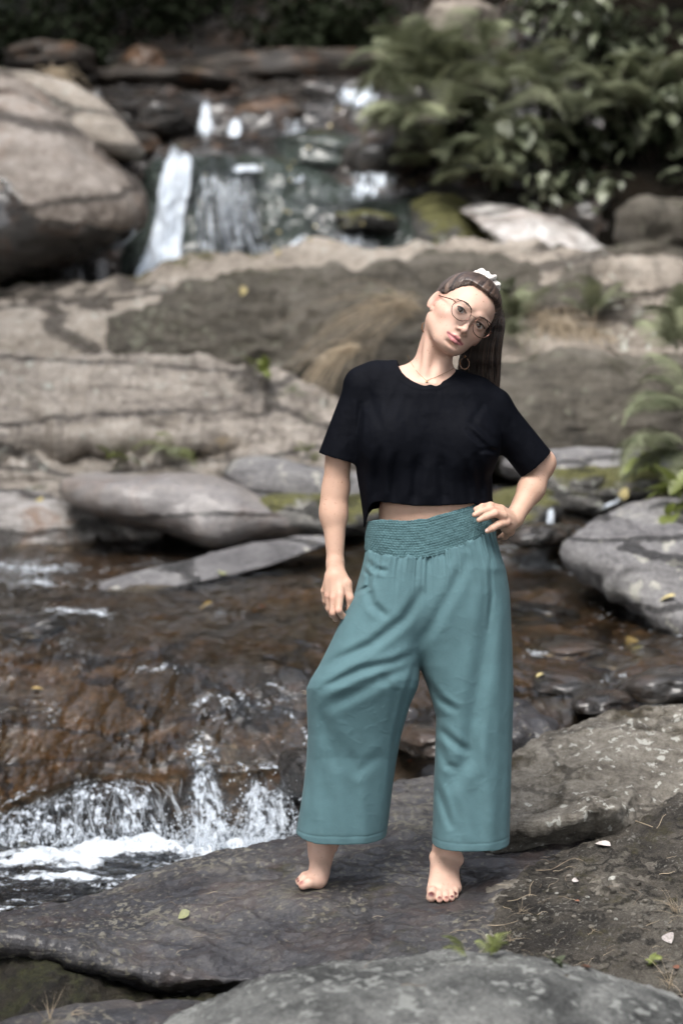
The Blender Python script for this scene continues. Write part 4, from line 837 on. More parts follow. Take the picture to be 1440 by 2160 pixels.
def shrub(px, py, Y, rad, n, size, label, seed, nd=500):
    r = random.Random(seed); c = Vector(P(px, py, Y)); base = c + Vector((0, .3, -rad[2])); e = empty('leafy_shrub', base); tag(e, label, 'shrub', 'leafy shrubs on the right bank')
    st = []
    for i in range(9):
        t = Vector((r.uniform(-1, 1) * rad[0], r.uniform(-1, .4) * rad[1], r.uniform(.2, 1) * rad[2]))
        st.append(spline([base, base * .5 + (c + t) * .5 + Vector((0, 0, -.1)), c + t], 8))
    V, Q = tubes(st, [np.linspace(.012, .003, 8)] * 9, 5); world_obj('stem', V, Q, M['bark'], e)
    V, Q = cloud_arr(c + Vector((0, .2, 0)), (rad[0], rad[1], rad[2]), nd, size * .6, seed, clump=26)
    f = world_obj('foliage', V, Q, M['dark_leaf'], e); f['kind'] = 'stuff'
    cl = [Vector((r.uniform(-1, 1) * rad[0], r.uniform(-1, .1) * rad[1], r.uniform(-1, 1) * rad[2])) for _ in range(14)]
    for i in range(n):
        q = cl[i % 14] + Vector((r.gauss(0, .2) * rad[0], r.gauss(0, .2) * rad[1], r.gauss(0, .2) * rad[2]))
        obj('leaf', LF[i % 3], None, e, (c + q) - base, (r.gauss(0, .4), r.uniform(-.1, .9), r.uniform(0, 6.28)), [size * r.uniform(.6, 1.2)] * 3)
    return e
shrub(1300, 90, 17.0, (.55, .5, .42), 110, .17, 'large shrub filling the top right corner above the other shrubs', 1)
shrub(1150, 60, 17.4, (.5, .4, .35), 90, .15, 'shrub at the top edge between the ferns and the corner shrub', 2)
shrub(1400, 270, 16.2, (.4, .4, .4), 90, .17, 'shrub hanging at the right edge over the dark hollow', 3)
shrub(1230, 260, 16.6, (.42, .4, .32), 100, .16, 'shrub in the middle of the green bank with drooping leaves', 4)
shrub(1210, 390, 15.7, (.30, .3, .18), 60, .13, 'lowest shrub on the bank above the brown earth', 5)
shrub(1080, 320, 15.9, (.28, .3, .22), 40, .24, 'big-leaved plant hanging below the fern clump', 6, 150)
shrub(1010, 250, 16.4, (.30, .3, .25), 50, .20, 'broad-leaved shrub behind the fern clump', 7, 250)
FL = [(960, 130, 16.6, .75, 11, 3.5), (900, 150, 16.5, .7, 10, 3.3), (850, 190, 16.3, .62, 9, 3.3), (1020, 110, 16.8, .7, 10, 3.0), (960, 220, 16.1, .6, 9, 3.6), (1060, 200, 16.3, .65, 9, 4.0), (930, 70, 17.0, .6, 8, 2.6),
      (870, 250, 16.1, .5, 8, 3.3), (1120, 160, 16.6, .6, 9, 5.2), (1180, 190, 16.4, .6, 8, 4.6), (1000, 330, 15.7, .45, 7, 4.0), (1100, 280, 15.9, .5, 8, 4.7), (920, 300, 15.9, .42, 6, 3.5), (1380, 160, 16.4, .55, 8, 4.7), (1290, 180, 16.3, .55, 8, 4.7)]
FLAB = ['tall fern at the centre of the clump on the upper right bank', 'fern with long fronds pointing left over the stream', 'leftmost fern of the clump, near the topmost fall', 'fern behind the tall central fern', 'fern below the tall central fern, over the black rock',
        'fern right of centre in the clump', 'highest fern of the clump, fronds upright against the dark forest', 'small fern hanging below the leftmost fern', 'fern between the clump and the shrubs', 'fern in front of the middle shrub', 'low fern hanging above the mossy dome',
        'fern drooping beneath the broad-leaved shrub', 'small dark fern over the shiny black rock', 'fern among the shrub leaves near the right edge', 'fern under the large corner shrub']
for i, (px, py, Y, s, n, yaw) in enumerate(FL):
    fern(P(px, py + 30, Y), s * 1.1, n, FLAB[i], 50 + i, yaw, 1.9, (-.5, .75), group='ferns on the upper right bank')
fern(P(1455, 850, 9.6), .43, 9, 'fern with large arching fronds at the right edge beside the woman\'s arm', 80, 3.3, 1.7, (-.3, .6))
fern(P(1430, 940, 9.4), .40, 7, 'lower fern hanging over the dark hollow at the right edge', 81, 3.4, 1.2, (-.9, .1))
fern(P(1425, 740, 10.4), .40, 7, 'upright fern above the arching one at the right edge', 82, 3.3, 2.4, (.3, 1.2))
fern(P(1250, 665, 12.2), .34, 7, 'small fern growing among the thin stone layers', 83, 3.2, 3.0, (.2, 1.1))
fern(P(1090, 680, 12.2), .36, 7, 'fern just right of the woman\'s head', 84, 3.2, 3.0, (.2, 1.1))
fern(P(365, 950, 11.0), .26, 6, 'small fern hanging from the banded ledge', 85, 4.2, 1.6, (-.6, .5), meshes=[FR[1], FRY])
fern(P(800, 650, 12.7), .22, 6, 'tiny fern on the brown rock face left of the woman\'s head', 86, 4.4, 2.5, (0, 1))
def sprig(px, py, size, n, label, seed, mesh=None, cat='plant', up=.6):
    h, nrm = drop(px, py); r = random.Random(seed); e = empty('small_plant', h); tag(e, label, cat)
    for i in range(n):
        obj('leaf', mesh or LFB, None, e, (r.gauss(0, .12) * size, r.gauss(0, .12) * size, r.uniform(0, .5) * size), (r.gauss(0, .4), -r.uniform(-.2, 1.1), r.uniform(0, 6.28)), [size * r.uniform(.35, .8)] * 3)
    return e
sprig(250, 990, .17, 12, 'yellow-green seedling on the ledge above the tan nose rock', 1)
sprig(553, 800, .18, 12, 'little leafy plant at the foot of the mossy rock face', 2)
sprig(655, 968, .13, 8, 'green tuft on the ledge beside the bare arm', 3)
sprig(1395, 1030, .30, 16, 'pale green weed with narrow leaves above the grey rocks at right', 4)
sprig(1425, 1090, .26, 14, 'weed leaning over the upper grey rock at the right edge', 5)
sprig(1060, 640, .25, 14, 'leafy weed touching the outline of the woman\'s hair', 6, LF[1])
sprig(1375, 2040, .055, 8, 'tiny green leaves at the foot of the earth slope, lower right', 7, LFB)
sprig(1180, 2042, .05, 6, 'minute brownish sprig above the crest of the blotched rock', 8, LF[0])
def tiny_fern(px, py, size, n, label, seed, yaw, spread):
    h, nrm = drop(px, py); fern(h + Vector((0, 0, .005)), size, n, label, seed, yaw, spread, (.15, .9), meshes=[FRY])
tiny_fern(985, 2025, .09, 3, 'yellowish fern frond at the tip of the foreground rock', 90, 3.2, .5)
tiny_fern(1035, 2020, .07, 7, 'small bright fern in the crevice below the standing foot', 91, .6, 2.2)

def tuft(px0, py0, n, L, label, seed, dirv=(0, -.2, 1), spread=.35, droop=.6, mat='dry', w0=.0025, h=None, group=None, name='grass_tuft'):
    if h is None: h, _ = drop(px0, py0)
    h = Vector(h); r = np.random.default_rng(seed); ps, rr = [], []
    for i in range(n):
        d = np.array(dirv, float) + r.normal(size=3) * spread; d /= np.linalg.norm(d); l = L * r.uniform(.5, 1.1); s = np.linspace(0, 1, 8)[:, None]
        p = np.array(h)[None] + r.normal(size=3) * L * .05 + d * l * s + np.array([0, 0, -1]) * droop * l * s ** 2.2; ps.append(p); rr.append(w0 * np.linspace(1, .2, 8))
    V, Q = tubes(ps, rr, 3); o = world_obj(name, V, Q, M[mat]); tag(o, label, 'grass', group); return o
tuft(840, 650, 60, .85, 'dry straw grass sweeping down the rock left of the woman\'s neck', 1, (-.8, -.35, .1), .26, .55, h=P(870, 645, 12.4), w0=.0035)
tuft(720, 730, 36, .5, 'second clump of dry straw hanging behind the shoulder', 2, (-.7, -.4, -.1), .25, .7, h=P(745, 735, 12.2), w0=.004)
tuft(0, 0, 60, .4, 'tan dead grass under the fern right of the head', 3, (0, -.4, -.4), .4, .5, h=P(1140, 665, 12.2), w0=.004)
tuft(0, 0, 70, .42, 'tan and green grass on the shoulder ledge right of the hair', 4, (.1, -.4, .6), .5, .9, h=P(1180, 700, 12.2), w0=.004)
tuft(0, 0, 50, .4, 'grass tuft at the middle of the shoulder ledge', 5, (.2, -.4, .2), .5, .8, h=P(1250, 705, 12.2), w0=.004)
tuft(0, 0, 60, .35, 'green grass blades right beside the ponytail', 6, (-.1, -.4, .8), .4, .8, mat='fern', h=P(1075, 700, 12.0), w0=.005)
tuft(0, 0, 40, .16, 'thin grass on the banded ledge', 7, (0, -.3, .8), .4, .8, h=P(470, 935, 11.0), w0=.003)
tuft(108, 2150, 9, .085, 'few straw blades rising in the mossy hollow at bottom left', 8, (0, -.1, 1), .22, .1, w0=.0008)
tuft(150, 2140, 6, .06, 'short straw blades right of the taller ones in the hollow', 9, (.8, -.2, .5), .3, .3, w0=.0008)
tuft(1075, 1985, 16, .06, 'dry wisps at the edge of the earth slope below the foot', 10, (.5, -.2, .6), .5, .3, w0=.0006)
tuft(1425, 1925, 26, .10, 'dry grass at the right edge of the earth slope', 11, (-.2, -.2, .8), .45, .4, w0=.0007)
tuft(1410, 2080, 16, .12, 'straw stalks at the lower right edge', 12, (-.2, -.3, .6), .4, .4, w0=.0009)
tuft(1095, 1925, 12, .05, 'wisps of dead grass in the joint right of the toes', 13, (.3, -.2, .5), .6, .2, w0=.0006)
tuft(1400, 160, 50, .5, 'pale dead stalks at the upper left edge by the forest', 14, (.1, -.2, .9), .5, .9, h=P(120, 170, 19.0), w0=.007)

# fallen branch and roots on the right bank
def branch(pts, r0, r1, label, seed, mat='twig'):
    p = spline([P(*q) for q in pts], 24); r = np.random.default_rng(seed); p += r.normal(size=p.shape) * r0 * .25
    V, Q = tubes([p], [np.linspace(r0, r1, 24)], 8); o = world_obj('branch', V, Q, M[mat]); tag(o, label, 'branch'); return o
M['pale_wood'] = simple_mat('bleached wood', (.34, .30, .26), .8, .3, 10, bump=1)
branch([(1320, 588, 13.4), (1380, 610, 13.0), (1440, 632, 12.7), (1600, 700, 12.4)], .035, .02, 'bleached fallen branch sloping down to the right edge', 1, 'pale_wood')
branch([(1345, 570, 13.6), (1350, 590, 13.4), (1360, 600, 13.2)], .022, .015, 'stub of pale wood standing on the fallen branch', 2, 'pale_wood')
branch([(1270, 725, 12.1), (1290, 740, 11.9), (1310, 750, 11.8)], .012, .006, 'short dark root on the shoulder ledge', 3, 'bark')

# fallen leaves
V, Q = leaf_arr(1, .75, .25, .2, 7)
LM = {}
for k in ('yellow', 'white_leaf', 'green_leaf', 'red_leaf'): m_ = new_mesh('leaf', V - np.array([.5, 0, 0]), Q); m_.materials.append(M[k]); LM[k] = m_
def lay_leaf(px, py, size, k, label, seed, group=None, lift=.006):
    h, n = drop(px, py); r = random.Random(seed)
    q = n.to_track_quat('Z', 'Y').to_matrix() @ Matrix.Rotation(r.uniform(0, 6.28), 3, 'Z') @ Matrix.Rotation(r.uniform(-.25, .25), 3, 'X')
    o = obj('fallen_leaf', LM[k], None, None, h + n * (lift + size * .12), q.to_euler(), (size, size, size)); tag(o, label, 'leaf', group); return o
for i, (px, py, s, k, lab) in enumerate([
    (389, 1933, .035, 'green_leaf', 'olive green leaf lying by the small hole in the slab'), (1270, 1786, .045, 'white_leaf', 'crumpled white leaf under the stepped ledge at right'),
    (1412, 1985, .042, 'white_leaf', 'bleached leaf on the earth at the right edge'), (1213, 1862, .018, 'white_leaf', 'tiny narrow pale leaf on the earth slope'),
    (1218, 1905, .012, 'red_leaf', 'tiny orange leaf scrap on the earth slope'), (1232, 2045, .022, 'red_leaf', 'reddish leaf just above the blotched rock'),
    (1425, 2045, .02, 'red_leaf', 'brown-red leaf at the lower right edge'), (435, 1283, .07, 'yellow', 'round pale yellow leaf on the stream at left centre'),
    (468, 1212, .06, 'green_leaf', 'greenish leaf on the flat tapering slab'), (80, 1457, .05, 'yellow', 'yellow leaf at the left of the rushing stream'),
    (1330, 1357, .07, 'yellow', 'peach coloured leaf on wet stones at right'), (1345, 1372, .05, 'green_leaf', 'green leaf touching the peach coloured one'),
    (1138, 1428, .035, 'yellow', 'pale leaf on wet stones right of the trousers'), (1408, 1265, .07, 'yellow', 'yellowish leaf on the large mottled rock'),
    (1317, 1040, .07, 'yellow', 'yellow leaf by the short trickle at right'), (865, 1608, .02, 'red_leaf', 'tiny reddish leaf seen between the trouser legs'),
    (85, 1058, .06, 'yellow', 'small orange leaf on the pale stained rock'), (552, 1283, .04, 'red_leaf', 'little red leaf near the low wet rock'),
    (512, 615, .07, 'yellow', 'pale leaf scrap on the crest of the long ledge')]):
    lay_leaf(px, py, s, k, lab, 300 + i)
r = random.Random(12)
for i in range(26):
    px, py = (r.uniform(560, 900), r.uniform(380, 540)) if i < 13 else ((r.uniform(690, 900), r.uniform(215, 290)) if i < 20 else (r.uniform(420, 780), r.uniform(300, 560)))
    lay_leaf(px, py, r.uniform(.028, .042), 'yellow', 'small fallen yellow leaf stuck to the wet rocks around the upper falls', 400 + i, 'yellow leaves on the upper wet rocks', .02)
# twigs and needles
def lay_twig(px, py, L, ang, w_, label, group=None, mat='dry'):
    h, n = drop(px, py); d = Vector((math.cos(ang), math.sin(ang) * .6, 0)); d = (d - n * d.dot(n)).normalized(); r = random.Random(int(px * 7 + py))
    sd = n.cross(d); p = [h + n * .004 + d * L * t + sd * L * .08 * math.sin(t * 3 + r.random() * 3) + n * (.006 * r.random()) for t in (-.5, -.2, .1, .35, .5)]
    V, Q = tubes([spline(p, 9)], [np.linspace(w_, w_ * .5, 9)], 5); o = world_obj('twig', V, Q, M[mat]); tag(o, label, 'twig', group)
lay_twig(445, 1888, .035, .6, .0009, 'short straw-coloured twig on the slab left of the raised foot')
lay_twig(1370, 1748, .12, .55, .0014, 'longest pale twig on the moss at upper right of the bank')
lay_twig(1395, 1738, .06, 1.1, .0011, 'twig crossing the end of the longest pale twig')
lay_twig(1100, 1900, .10, 1.0, .001, 'bent pale twig at the edge of the earth right of the toes')
lay_twig(1120, 1880, .06, 1.4, .001, 'twig standing steeply beside the bent one')
lay_twig(1060, 1955, .08, -.3, .001, 'pale twig below the toes at the slab edge')
lay_twig(975, 1968, .07, .4, .0009, 'brown twig on the slab below the toes', mat='twig')
lay_twig(1180, 1830, .13, .5, .0012, 'long thin root running along the foot of the ledge', mat='twig')
lay_twig(1405, 1846, .05, .1, .0009, 'little twig above the right edge leaf')
lay_twig(870, 2085, .06, .6, .0012, 'thin brown twig lying on the blotched foreground rock', mat='twig')
for i in range(60):
    px, py = (r.uniform(1060, 1440), r.uniform(1810, 2040)) if i < 42 else (r.uniform(350, 1060), r.uniform(1850, 2040))
    lay_twig(px, py, r.uniform(.02, .05), r.uniform(-1.5, 1.5), .0005, 'fine dead needle or stalk scattered over the slab and earth', 'fine needles scattered on slab and earth', 'dry' if i % 2 else 'twig')
for i in range(46):
    px, py = r.uniform(1060, 1440), r.uniform(1800, 2060)
    h, n = drop(px, py); s = r.uniform(.003, .008)
    Vb, Tb = blob_arr(h + n * s * .3, (s, s * .8, s * .6), i, sub=2, amp=.3)
    tag(world_obj('pebble', Vb, Tb, M['bank']), 'small stone crumb lying on the gritty earth slope', 'pebble', 'stone crumbs on the earth slope')

# ------------------------------------------------------------------ the forest: dark back, unseen trees added as canopy to block the sky
def tree(x, y, z0, h, cr, n, label, seed, crown_z, leaf=.34):  # out of view, added so its dense crown cuts sky light
    r = random.Random(seed); e = empty('tree', (x, y, z0)); tag(e, label, 'tree', 'forest trees around the gorge')
    top = Vector((x + r.uniform(-.8, .8), y + r.uniform(-.8, .8), z0 + h)); pts = spline([(x, y, z0 - .5), (x + r.uniform(-.2, .2), y, z0 + h * .4), top], 12)
    tb = [pts]; rd = [np.linspace(.28, .07, 12)]
    for k in range(9):
        t = r.uniform(.45, .95); b = Vector(pts[int(t * 11)]); a = r.uniform(0, 6.28); q = b + Vector((math.cos(a) * cr * .7, math.sin(a) * cr * .7, r.uniform(.2, 1.6)))
        tb.append(spline([b, (b + q) / 2 + Vector((0, 0, .3)), q], 12)); rd.append(np.linspace(.08, .02, 12))
    V, Q = tubes(tb, rd, 8); world_obj('trunk', V, Q, M['bark'], e)
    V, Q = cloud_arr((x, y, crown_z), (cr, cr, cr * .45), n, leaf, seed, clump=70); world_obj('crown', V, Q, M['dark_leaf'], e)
TR = [(-6.5, 24, 6.5, 5.5), (-2, 25.5, 6.5, 5.5), (2.5, 24.5, 6.5, 5.5), (7, 22, 7, 5.5), (-9, 17, 5, 5), (9, 15, 6, 5), (-7, 9, 2, 4.6), (7.5, 8, 2, 4.6), (0, 31, 9, 6), (-5, -6, -.5, 5), (5, -7, -.5, 5), (0, -11, -.5, 6)]
TLAB = ['forest tree behind the stream head, far left', 'forest tree behind the stream head, left of centre', 'forest tree standing above the fern bank', 'forest tree at the far right behind the shrubs', 'tree on the left slope above the huge boulder', 'tree on the right slope above the leafy shrubs',
        'tree on the left bank beside the middle ledges', 'tree on the right bank beside the arching fern', 'rearmost forest tree, deepest in the shade', 'tree behind the photographer to the left', 'tree behind the photographer to the right', 'tree farthest behind the photographer']
for i, (x, y, z0, cr) in enumerate(TR):
    tree(x, y, z0, 7.5, cr, 7500 if y > 20 else 4200, TLAB[i], 700 + i, z0 + 8 if y < 12 else max(z0 + 4.6, 10.8))
def shade_tree(x, y, z0, label, seed):  # unseen tree added as a side wall against sky light
    r = random.Random(seed); e = empty('tree', (x, y, z0)); tag(e, label, 'tree', 'slender trees walling the gorge')
    pts = spline([(x, y, z0 - .5), (x + r.uniform(-.2, .2), y, z0 + 5), (x + r.uniform(-.5, .5), y, z0 + 11)], 12); tb = [pts]; rd = [np.linspace(.2, .05, 12)]
    for k in range(8):
        b = Vector(pts[r.randint(3, 11)]); a = r.uniform(0, 6.28); q = b + Vector((math.cos(a) * 2, math.sin(a) * 2, r.uniform(.2, 1.2)))
        tb.append(spline([b, (b + q) / 2 + Vector((0, 0, .2)), q], 12)); rd.append(np.linspace(.06, .015, 12))
    V, Q = tubes(tb, rd, 7); world_obj('trunk', V, Q, M['bark'], e)
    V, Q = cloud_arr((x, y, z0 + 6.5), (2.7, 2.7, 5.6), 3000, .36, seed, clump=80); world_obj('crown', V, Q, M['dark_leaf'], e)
k = 0
for side, nm in ((-1, 'left'), (1, 'right')):
    for y, wh in ((-3.5, 'behind the camera'), (.5, 'level with the camera'), (4.5, 'beside the woman'), (9, 'beside the middle ledges'), (13.5, 'beside the long ledge'), (18.5, 'beside the upper falls')):
        x = side * (6.6 + .12 * max(0, y)) + .5 * math.sin(k * 2.3); shade_tree(x, y, max(.3, np.interp(y, prof[:, 0], prof[:, 1]) + .8), 'slender leafy tree on the %s slope %s' % (nm, wh), 900 + k); k += 1
def dark_bush(px, py, Y, rad, n, label, seed, mat='dark_leaf', size=.14):
    c = Vector(P(px, py, Y)); e = empty('bush', c - Vector((0, 0, rad[2]))); tag(e, label, 'bush')
    st = [spline([e.location, c + Vector((random.uniform(-.5, .5) * rad[0], 0, rad[2] * random.uniform(0, .7)))], 5) for _ in range(7)]
    V, Q = tubes(st, [np.linspace(.015, .004, 5)] * 7, 5); world_obj('stem', V, Q, M['bark'], e)
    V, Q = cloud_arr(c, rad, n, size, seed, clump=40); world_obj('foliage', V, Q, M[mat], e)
for i, (px, py, Y, rad, lab) in enumerate([
    (60, 60, 22, (1.0, .6, .5), 'dim bush under the trees at the upper left'), (250, 30, 23.5, (1.1, .6, .6), 'black bush in the deepest forest shade'),
    (450, 40, 24, (1.2, .6, .6), 'black bush under the trees above the stream head'), (640, 60, 22.5, (.9, .6, .5), 'dark green bush left of the fern clump'),
    (760, 60, 21.5, (.7, .6, .5), 'dark bush directly behind the leftmost ferns'), (-150, 80, 21, (1.2, .6, .7), 'dark bush beyond the left edge of the boulder'), (180, 110, 21.0, (.35, .3, .22), 'small drab plant on the rocks at upper left')]):
    dark_bush(px, py, Y, rad, 900, lab, 800 + i)
# ------------------------------------------------------------------ the woman: implicit surfaces -> one mesh each
f32 = np.float32
def axis(*segs):
    out = []
    for a, b, h in segs:
        n = max(2, int(round((b - a) / h)) + 1); s = np.linspace(a, b, n); out.append(s if not out else s[1:])
    return np.concatenate(out)
def smin(a, b, k):
    h = np.maximum(k - np.abs(a - b), 0) / k
    return np.minimum(a, b) - h * h * k * .25
def smax(a, b, k): return -smin(-a, -b, k)
def cone(a, b, ra, rb):
    a = np.array(a, float); b = np.array(b, float); ba = b - a; L = ba @ ba
    def f(p):
        t = np.clip(((p - a) @ ba) / L, 0, 1)
        q = p - a - t[..., None] * ba
        return np.sqrt((q * q).sum(-1)) - (ra + (rb - ra) * t)
    return f
def ell(c, r, Rm=None):
    c = np.array(c, float); r = np.array(r, float)
    def f(p):
        q = p - c
        if Rm is not None: q = q @ Rm
        k0 = np.sqrt(((q / r) ** 2).sum(-1)); k1 = np.sqrt(((q / r ** 2) ** 2).sum(-1)) + 1e-9
        return k0 * (k0 - 1) / k1
    return f
def sph(c, r): return ell(c, (r, r, r))
def sample(f, xs, ys, zs, bs=20, lip=1.6, ops=None, frames=None):
    V = np.ones((len(xs), len(ys), len(zs)), f32)
    def cuts(n): return list(range(0, n - 1, bs)) + [n]
    cx, cy, cz = cuts(len(xs)), cuts(len(ys)), cuts(len(zs)); B = []
    for i in range(len(cx) - 1):
        for j in range(len(cy) - 1):
            for k in range(len(cz) - 1): B.append((cx[i], cx[i + 1], cy[j], cy[j + 1], cz[k], cz[k + 1]))
    B = np.array(B); lo = np.stack([xs[B[:, 0]], ys[B[:, 2]], zs[B[:, 4]]], -1)
    hi = np.stack([xs[B[:, 1] - 1], ys[B[:, 3] - 1], zs[B[:, 5] - 1]], -1); C = (lo + hi) / 2; Rr = np.linalg.norm(hi - lo, axis=1) / 2
    if ops:
        loc = [C if fr is None else (C - fr[0]) @ fr[1] for fr in frames]
        D = np.stack([o[2](loc[o[1]]) for o in ops], -1); tot = None
        for n, o in enumerate(ops): tot = D[:, n] if tot is None else (smin(tot, D[:, n], o[3]) if o[0] == '+' else smax(tot, -D[:, n], o[3]))
    else: tot = f(C)
    for b in range(len(B)):
        i0, i1, j0, j1, k0, k1 = B[b]
        if abs(tot[b]) > Rr[b] * lip + .004: V[i0:i1, j0:j1, k0:k1] = tot[b]; continue
        G = np.stack(np.meshgrid(xs[i0:i1], ys[j0:j1], zs[k0:k1], indexing='ij'), -1)
        if ops:
            sel = [n for n, o in enumerate(ops) if D[b, n] < Rr[b] * 1.25 + o[3] + .004]
            L = {}; t = None
            for n in sel:
                o = ops[n]
                if o[1] not in L: fr = frames[o[1]]; L[o[1]] = G if fr is None else (G - fr[0]) @ fr[1]
                d = o[2](L[o[1]])
                if t is None: t = d if o[0] == '+' else None
                else: t = smin(t, d, o[3]) if o[0] == '+' else smax(t, -d, o[3])
            if t is None: t = np.full(G.shape[:3], tot[b])
        else: t = f(G)
        V[i0:i1, j0:j1, k0:k1] = t
    return V
def nets(V, xs, ys, zs):
    Sg = V < 0
    c = np.zeros(tuple(n - 1 for n in V.shape), np.uint8)
    for i in (0, 1):
        for j in (0, 1):
            for k in (0, 1): c += Sg[i:Sg.shape[0] - 1 + i, j:Sg.shape[1] - 1 + j, k:Sg.shape[2] - 1 + k]
    lin = np.flatnonzero((c > 0) & (c < 8)); sh = c.shape
    I, J, K = np.unravel_index(lin, sh)
    corners = [(a, b, d) for a in (0, 1) for b in (0, 1) for d in (0, 1)]
    val = np.stack([V[I + a, J + b, K + d] for a, b, d in corners], -1)
    pos = np.zeros((len(lin), 3)); cnt = np.zeros(len(lin))
    for m in range(8):
        for n in range(m + 1, 8):
            if sum(abs(x - y) for x, y in zip(corners[m], corners[n])) != 1: continue
            a, b = val[:, m], val[:, n]; s = (a < 0) != (b < 0)
            t = np.where(s, a / np.where(s, a - b, 1), 0)
            p = np.array(corners[m]) + t[:, None] * (np.array(corners[n]) - np.array(corners[m])); pos += p * s[:, None]; cnt += s
    pos /= cnt[:, None]
    W = np.stack([xs[I] + pos[:, 0] * (xs[I + 1] - xs[I]), ys[J] + pos[:, 1] * (ys[J + 1] - ys[J]), zs[K] + pos[:, 2] * (zs[K + 1] - zs[K])], -1)
    quads = []
    for ax in range(3):
        s = [slice(1, -1)] * 3; s2 = list(s); s[ax] = slice(0, -1); s2[ax] = slice(1, None)
        A, Bq = Sg[tuple(s)], Sg[tuple(s2)]
        e = np.argwhere(A != Bq); fl = A[tuple(e.T)]
        base = e + 1; base[:, ax] -= 1
        u, v = [(1, 2), (2, 0), (0, 1)][ax]
        q = []
        for du, dv in ((-1, -1), (0, -1), (0, 0), (-1, 0)):
            t = base.copy(); t[:, u] += du; t[:, v] += dv; q.append(np.searchsorted(lin, np.ravel_multi_index(t.T, sh)))
        q = np.stack(q, -1); q[~fl] = q[~fl][:, ::-1]; quads.append(q)
    return W, np.concatenate(quads)
def smooth(V, Q, it=1, lam=.5):
    e = np.concatenate([Q[:, [0, 1]], Q[:, [1, 2]], Q[:, [2, 3]], Q[:, [3, 0]]])
    deg = np.bincount(e[:, 0], minlength=len(V)) + np.bincount(e[:, 1], minlength=len(V))
    for _ in range(it):
        A = np.stack([np.bincount(e[:, 0], V[e[:, 1], k], len(V)) + np.bincount(e[:, 1], V[e[:, 0], k], len(V)) for k in range(3)], -1)
        V = V + lam * (A / np.maximum(deg, 1)[:, None] - V)
    return V
def proj(p): return p[..., 0] / p[..., 1] * F + CX, (CH - p[..., 2]) / p[..., 1] * F + HY
SC = 779.0                                         # photo pixels per metre at the woman's depth
YC = 5.21

# head frame: x to the photo's right, y out of the face, z up through the crown (metres)
_roll, _yaw, _pit = math.radians(39.5), math.radians(14), math.radians(6)
U0 = np.array([math.sin(_roll), 0, math.cos(_roll)]); R0 = np.array([math.cos(_roll), 0, -math.sin(_roll)]); B0 = np.array([0, -1.0, 0])
Fh = B0 * math.cos(_yaw) + R0 * math.sin(_yaw); Rh = R0 * math.cos(_yaw) - B0 * math.sin(_yaw)
Fh, Uh = Fh * math.cos(_pit) + U0 * math.sin(_pit), U0 * math.cos(_pit) - Fh * math.sin(_pit)
HM = np.stack([Rh, Fh, Uh], 1)                      # columns: local axes in world
HS = 1.07; HI = HM / HS
HO = np.array(P(992, 671, 5.105)) - HM @ np.array([0, .08, 0]) * HS
def HW(x, y, z): return HO + HM @ np.array([x, y, z]) * .01 * HS       # centimetres -> world
def hw_arr(a): return HO + np.asarray(a, float) @ HM.T * .01 * HS
frames = [None, (HO, HI)]
OPS = []
def add(f, k=.015, fr=0): OPS.append(('+', fr, f, k))
def sub(f, k=.005, fr=0): OPS.append(('-', fr, f, k))
c_ = lambda *v: tuple(x * .01 for x in v)
def hadd(f, k): add(f, k * .01, 1)
def hsub(f, k): sub(f, k * .01, 1)
# trunk
add(ell(P(905, 865, 5.215), (.125, .082, .125)), .03)
add(ell(P(908, 960, 5.22), (.125, .088, .15)), .04)
add(ell(P(915, 1085, 5.215), (.150, .098, .14)), .05)
add(ell(P(925, 1190, 5.22), (.165, .110, .13)), .05)
add(cone(P(890, 820, 5.215), P(776, 822, 5.215), .044, .038), .03)
add(cone(P(930, 830, 5.215), P(1030, 862, 5.22), .044, .038), .03)
for bx, by in ((832, 925), (975, 935)): add(ell(P(bx, by, 5.15), (.062, .055, .065)), .03)
# neck
NB = P(899, 812, 5.225)
add(cone(HW(-1.3, -2.6, -4.5), NB, .047, .051), .035)
add(cone(HW(-5.6, -1.5, -4.5), P(893, 806, 5.155), .010, .009), .022)
add(cone(HW(3.2, -.8, -6.4), P(913, 807, 5.155), .009, .009), .022)
add(cone(P(896, 812, 5.143), P(800, 797, 5.185), .0085, .009), .018)
add(cone(P(918, 813, 5.143), P(1010, 828, 5.185), .0085, .009), .018)
add(cone(NB, P(810, 800, 5.225), .040, .030), .04)
add(cone(NB, P(990, 832, 5.225), .040, .030), .04)
# head
hadd(ell(c_(0, -.9, 2.5), c_(7.25, 9.2, 7.5)), 3)
hadd(ell(c_(0, 2.2, -2.8), c_(6.2, 6.05, 6.4)), 2)
for s in (-1, 1):
    hadd(cone(c_(s * 4.7, .4, -5.2), c_(s * 2.3, 5.4, -8.4), .014, .015), 2.6)
    hadd(cone(c_(s * 4.4, 5.0, -2.4), c_(s * 5.9, 1.6, -1.6), .016, .012), 2.0)          # cheekbone
    hadd(cone(c_(s * 1.6, 7.75, 1.75), c_(s * 4.8, 6.1, 1.7), .0075, .0075), 1.2)       # brow
hadd(ell(c_(0, 4.6, -6.0), c_(4.3, 3.9, 3.7)), 2.0)
hadd(ell(c_(0, 6.3, -8.6), c_(2.3, 1.7, 1.5)), 1.6)
for s in (-1, 1): hsub(ell(c_(s * 3.15, 9.1, .0), c_(1.75, 1.45, 1.2)), 1.3)
for s in (-1, 1): hadd(ell(c_(s * 3.15, 6.72, -.02), c_(1.50, 1.36, 1.25)), .5)         # lids
for s in (-1, 1): hsub(ell(c_(s * 3.12, 8.35, -.06), c_(1.42, 1.1, .56)), .12)          # eye opening
hadd(cone(c_(0, 7.7, .7), c_(0, 9.45, -3.2), .0060, .0070), .9)
hadd(sph(c_(0, 9.75, -3.65), .0090), .8)
